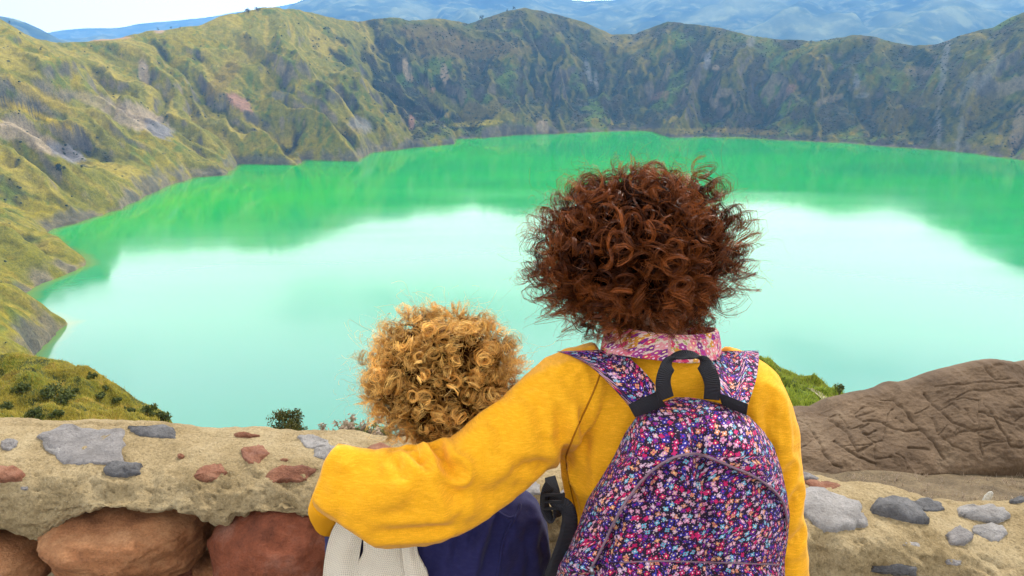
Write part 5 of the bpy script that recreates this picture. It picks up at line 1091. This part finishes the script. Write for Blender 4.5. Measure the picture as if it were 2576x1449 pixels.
# weeds behind the wall beside the child
def weed(px, Y_, top_y, base_y, spread, nst, seed, label):
    g = np.random.default_rng(seed); b0 = np.array(tuple(at(px, base_y, Y_))); t0_ = np.array(tuple(at(px, top_y, Y_))); H = np.linalg.norm(t0_ - b0); root = empty('weed', tuple(b0)); tag(root, label, 'plant', 'weeds behind the wall')
    V_ = []; Q_ = []; T_ = []; fl_ = []; lf_ = []
    for k in range(nst):
        hh = H * g.uniform(.6, 1.0) if k else H; lean = np.array([g.normal(0, spread), g.normal(0, spread * .6), 0]); p1_ = b0 + lean * .3 + np.array([0, 0, hh * .5]); p2_ = b0 + lean + np.array([0, 0, hh])
        q = tube([tuple(b0 + lean * .05), tuple(p1_), tuple(p2_)], [.006, .0045, .002], 5); o_ = len(V_); V_ += q[0]; Q_ += [tuple(i + o_ for i in f) for f in q[1]]; T_ += [tuple(i + o_ for i in f) for f in q[2]]
        for m_ in range(5):
            f = g.uniform(.45, 1); pb = b0 + lean * f * f + np.array([0, 0, hh * f]); pe = pb + np.array([g.normal(0, .05), g.normal(0, .05), g.uniform(.02, .07)]) * H
            q = tube([tuple(pb), tuple((pb + pe) / 2 + np.array([0, 0, -.005])), tuple(pe)], [.0025, .002, .0012], 4); o_ = len(V_); V_ += q[0]; Q_ += [tuple(i + o_ for i in f2) for f2 in q[1]]; T_ += [tuple(i + o_ for i in f2) for f2 in q[2]]; fl_.append(pe)
        fl_.append(p2_)
        for m_ in range(7): f = g.uniform(.05, .8); lf_.append(b0 + lean * f * f + np.array([g.normal(0, .015), g.normal(0, .015), hh * f]))
    reparent(mesh_np('stem', V_, Q_, T_, mat=STEM.m), root); plant_mesh('blossom', FLO, [leaves(fl_, [.020] * len(fl_), 16 * len(fl_), .010, seed + 1)], root); plant_mesh('foliage', WLF, [leaves(lf_, [.03] * len(lf_), 12 * len(lf_), .024, seed + 2)], root)
weed(918, 3.3, 1058, 1150, .075, 8, 901, 'tallest pinkish flowering weed right against the child\'s hair'); weed(885, 3.5, 1048, 1150, .04, 3, 902, 'tall thin flowering weed next to the child\'s hair'); weed(948, 3.2, 1085, 1150, .06, 9, 903, 'bushy dry weed half hidden by the blond curls')
weed(880, 3.4, 1096, 1150, .05, 5, 904, 'low pinkish weed at the top of the wall'); weed(820, 3.6, 1072, 1150, .006, 1, 905, 'single thin weed stalk standing alone above the wall'); weed(797, 3.5, 1104, 1150, .03, 3, 906, 'lowest tuft of blossom peeping over the wall')
# trees on the crater: one on the left flank and small ones along the skyline
bvh_t = BVHTree.FromObject(terrain, bpy.context.evaluated_depsgraph_get())
def far_tree(px, py, hpx, wpx, label, seed, group=None, n=240):
    h = cast(bvh_t, px, py)
    if h is None:
        for k in range(1, 14):
            h = cast(bvh_t, px, py + k * 1.5)
            if h is not None: break
    if h is None: return
    d = (h - CAM).length / FPX; tree('tree', tuple(h), hpx * d, wpx * d, label, 'tree', seed, DKL, n, max(hpx, wpx) * d * .06, 9, .3, group)
far_tree(155, 440, 24, 22, 'lone tree standing on the dry left flank of the crater', 950, n=500)
for i, (x, y, hp_, wp_, lb) in enumerate([(1212, 46, 9, 16, 'tree clump on the skyline left of the central summit'), (1292, 24, 9, 12, 'tree on the skyline at the very top of the central summit'), (1276, 28, 7, 8, 'smaller tree just left of the summit-top tree'), (625, 29, 8, 20, 'low tree clump on the skyline left of the highest left peak'), (648, 24, 7, 16, 'low tree clump hugging the slope of the left peak'),
                                      (398, 74, 7, 7, 'left one of two small trees on the grassy saddle'), (431, 72, 7, 6, 'right one of two small trees on the grassy saddle'), (454, 72, 6, 5, 'tiny tree at the right end of the grassy saddle'), (2040, 106, 5, 8, 'tiny tree in the low dip of the right skyline'), (992, 236, 11, 9, 'dark tree in the middle of the far crater wall'), (24, 58, 7, 6, 'small tree on the left skyline spur')]):
    far_tree(x, y + 2, hp_, wp_, lb, 960 + i, 'small trees along the crater rim', 160)
gt = cast(bvh_r, 2110, 999)
if gt: tree('shrub', tuple(gt), .55, .7, 'small dark shrub at the tip of the green knoll', 'shrub', 990, SHR, 260, .05, 8, .2)
# grass tufts on the two near hills and weeds on the gravel: nobody could count them
def tufts(name, bvh, boxes, n, hmin, hmax, mat, label, seed, blades=5):
    g = np.random.default_rng(seed); P_ = []
    x0, x1, y0, y1 = boxes
    for _ in range(n):
        h = cast(bvh, g.uniform(x0, x1), g.uniform(y0, y1))
        if h is not None and h.z > -120: P_.append(tuple(h))
    P_ = np.repeat(np.array(P_), blades, 0); m_ = len(P_); hh = g.uniform(hmin, hmax, m_)[:, None]; P_ = P_ + g.normal(0, 1, (m_, 3)) * np.array([.35, .35, 0]) * hh; lean = g.normal(0, .35, (m_, 3)) * hh; lean[:, 2] = 0; sd_ = g.normal(size=(m_, 3)); sd_[:, 2] = 0; sd_ /= np.linalg.norm(sd_, axis=1, keepdims=True); wd_ = hh * .10
    V_ = np.stack([P_ - sd_ * wd_ - np.array([0, 0, .05]) * hh, P_ + sd_ * wd_ - np.array([0, 0, .05]) * hh, P_ + lean + np.array([0, 0, 1]) * hh], 1).reshape(-1, 3)
    o = mesh_np(name, V_, None, np.arange(m_ * 3).reshape(-1, 3), mat=mat, smooth=False, attrs={'rnd': np.repeat(np.clip(g.normal(.5, .3, m_), 0, 1), 3)}); return tag(o, label, None, None, 'stuff')
GRS = leaf_mat('dry_grass', (.20, .19, .025), (.48, .38, .07), .45); GRG = leaf_mat('green_grass', (.14, .20, .02), (.34, .38, .05), .45)
tufts('grass', bvh_l, (-60, 450, 890, 1080), 5200, .12, .32, GRS, 'dry yellow grass on the slope beyond the wall', 1001)
tufts('grass', bvh_r, (1890, 2135, 900, 1060), 1800, .08, .2, GRG, 'green grass covering the knoll by the footpath', 1002)
bvg = BVHTree.FromObject(bpy.data.objects['ground'], bpy.context.evaluated_depsgraph_get())
tufts('ground_weeds', bvg, (2050, 2580, 1195, 1285), 160, .012, .035, FLO, 'sparse dry weeds on the gravel before the carved rock', 1003)

# low scrub dotted over the crater slopes: nobody could count it
g = np.random.default_rng(1100); Pv = P; vis = (dep > 200) & (fx > -60) & (fx < 2640) & (fy > 20) & (fy < 1000) & (tf > .04) & (tf < .985)
wgt = vis * (.03 + shrub ** 1.5) * (1 - .9 * np.clip(rock, 0, 1)) * (dep / 1500) ** -1.0 * sstep(-.2, .3, nC + .5 * nB + .1); ks = g.choice(len(Pv), 6500, replace=False, p=wgt / wgt.sum())
bm = bmesh.new(); bmesh.ops.create_icosphere(bm, subdivisions=1, radius=1); IV = np.array([tuple(v.co) for v in bm.verts]); IF = np.array([[v.index for v in f.verts] for f in bm.faces]); bm.free()
ni = len(IV); sz = (g.uniform(.6, 1.5, 6500) * (1.0 + dep[ks] / 1500))[:, None, None]; SV = Pv[ks][:, None] + g.normal(0, 1.2, (6500, 1, 3)) * np.array([1, 1, 0]) + IV[None] * sz * g.uniform(.7, 1.3, (6500, ni, 1)) * np.array([1.1, 1.1, .75])
SF = (IF[None] + (np.arange(6500) * ni)[:, None, None]).reshape(-1, 3)
SCR = leaf_mat('scrub_leaves', (.014, .024, .008), (.055, .060, .016), .1)
tag(mesh_np('scrub', SV.reshape(-1, 3), None, SF, mat=SCR, smooth=False, attrs={'rnd': np.repeat(g.uniform(0, 1, 6500), ni)}), 'dark low scrub dotted over the crater slopes', None, None, 'stuff')
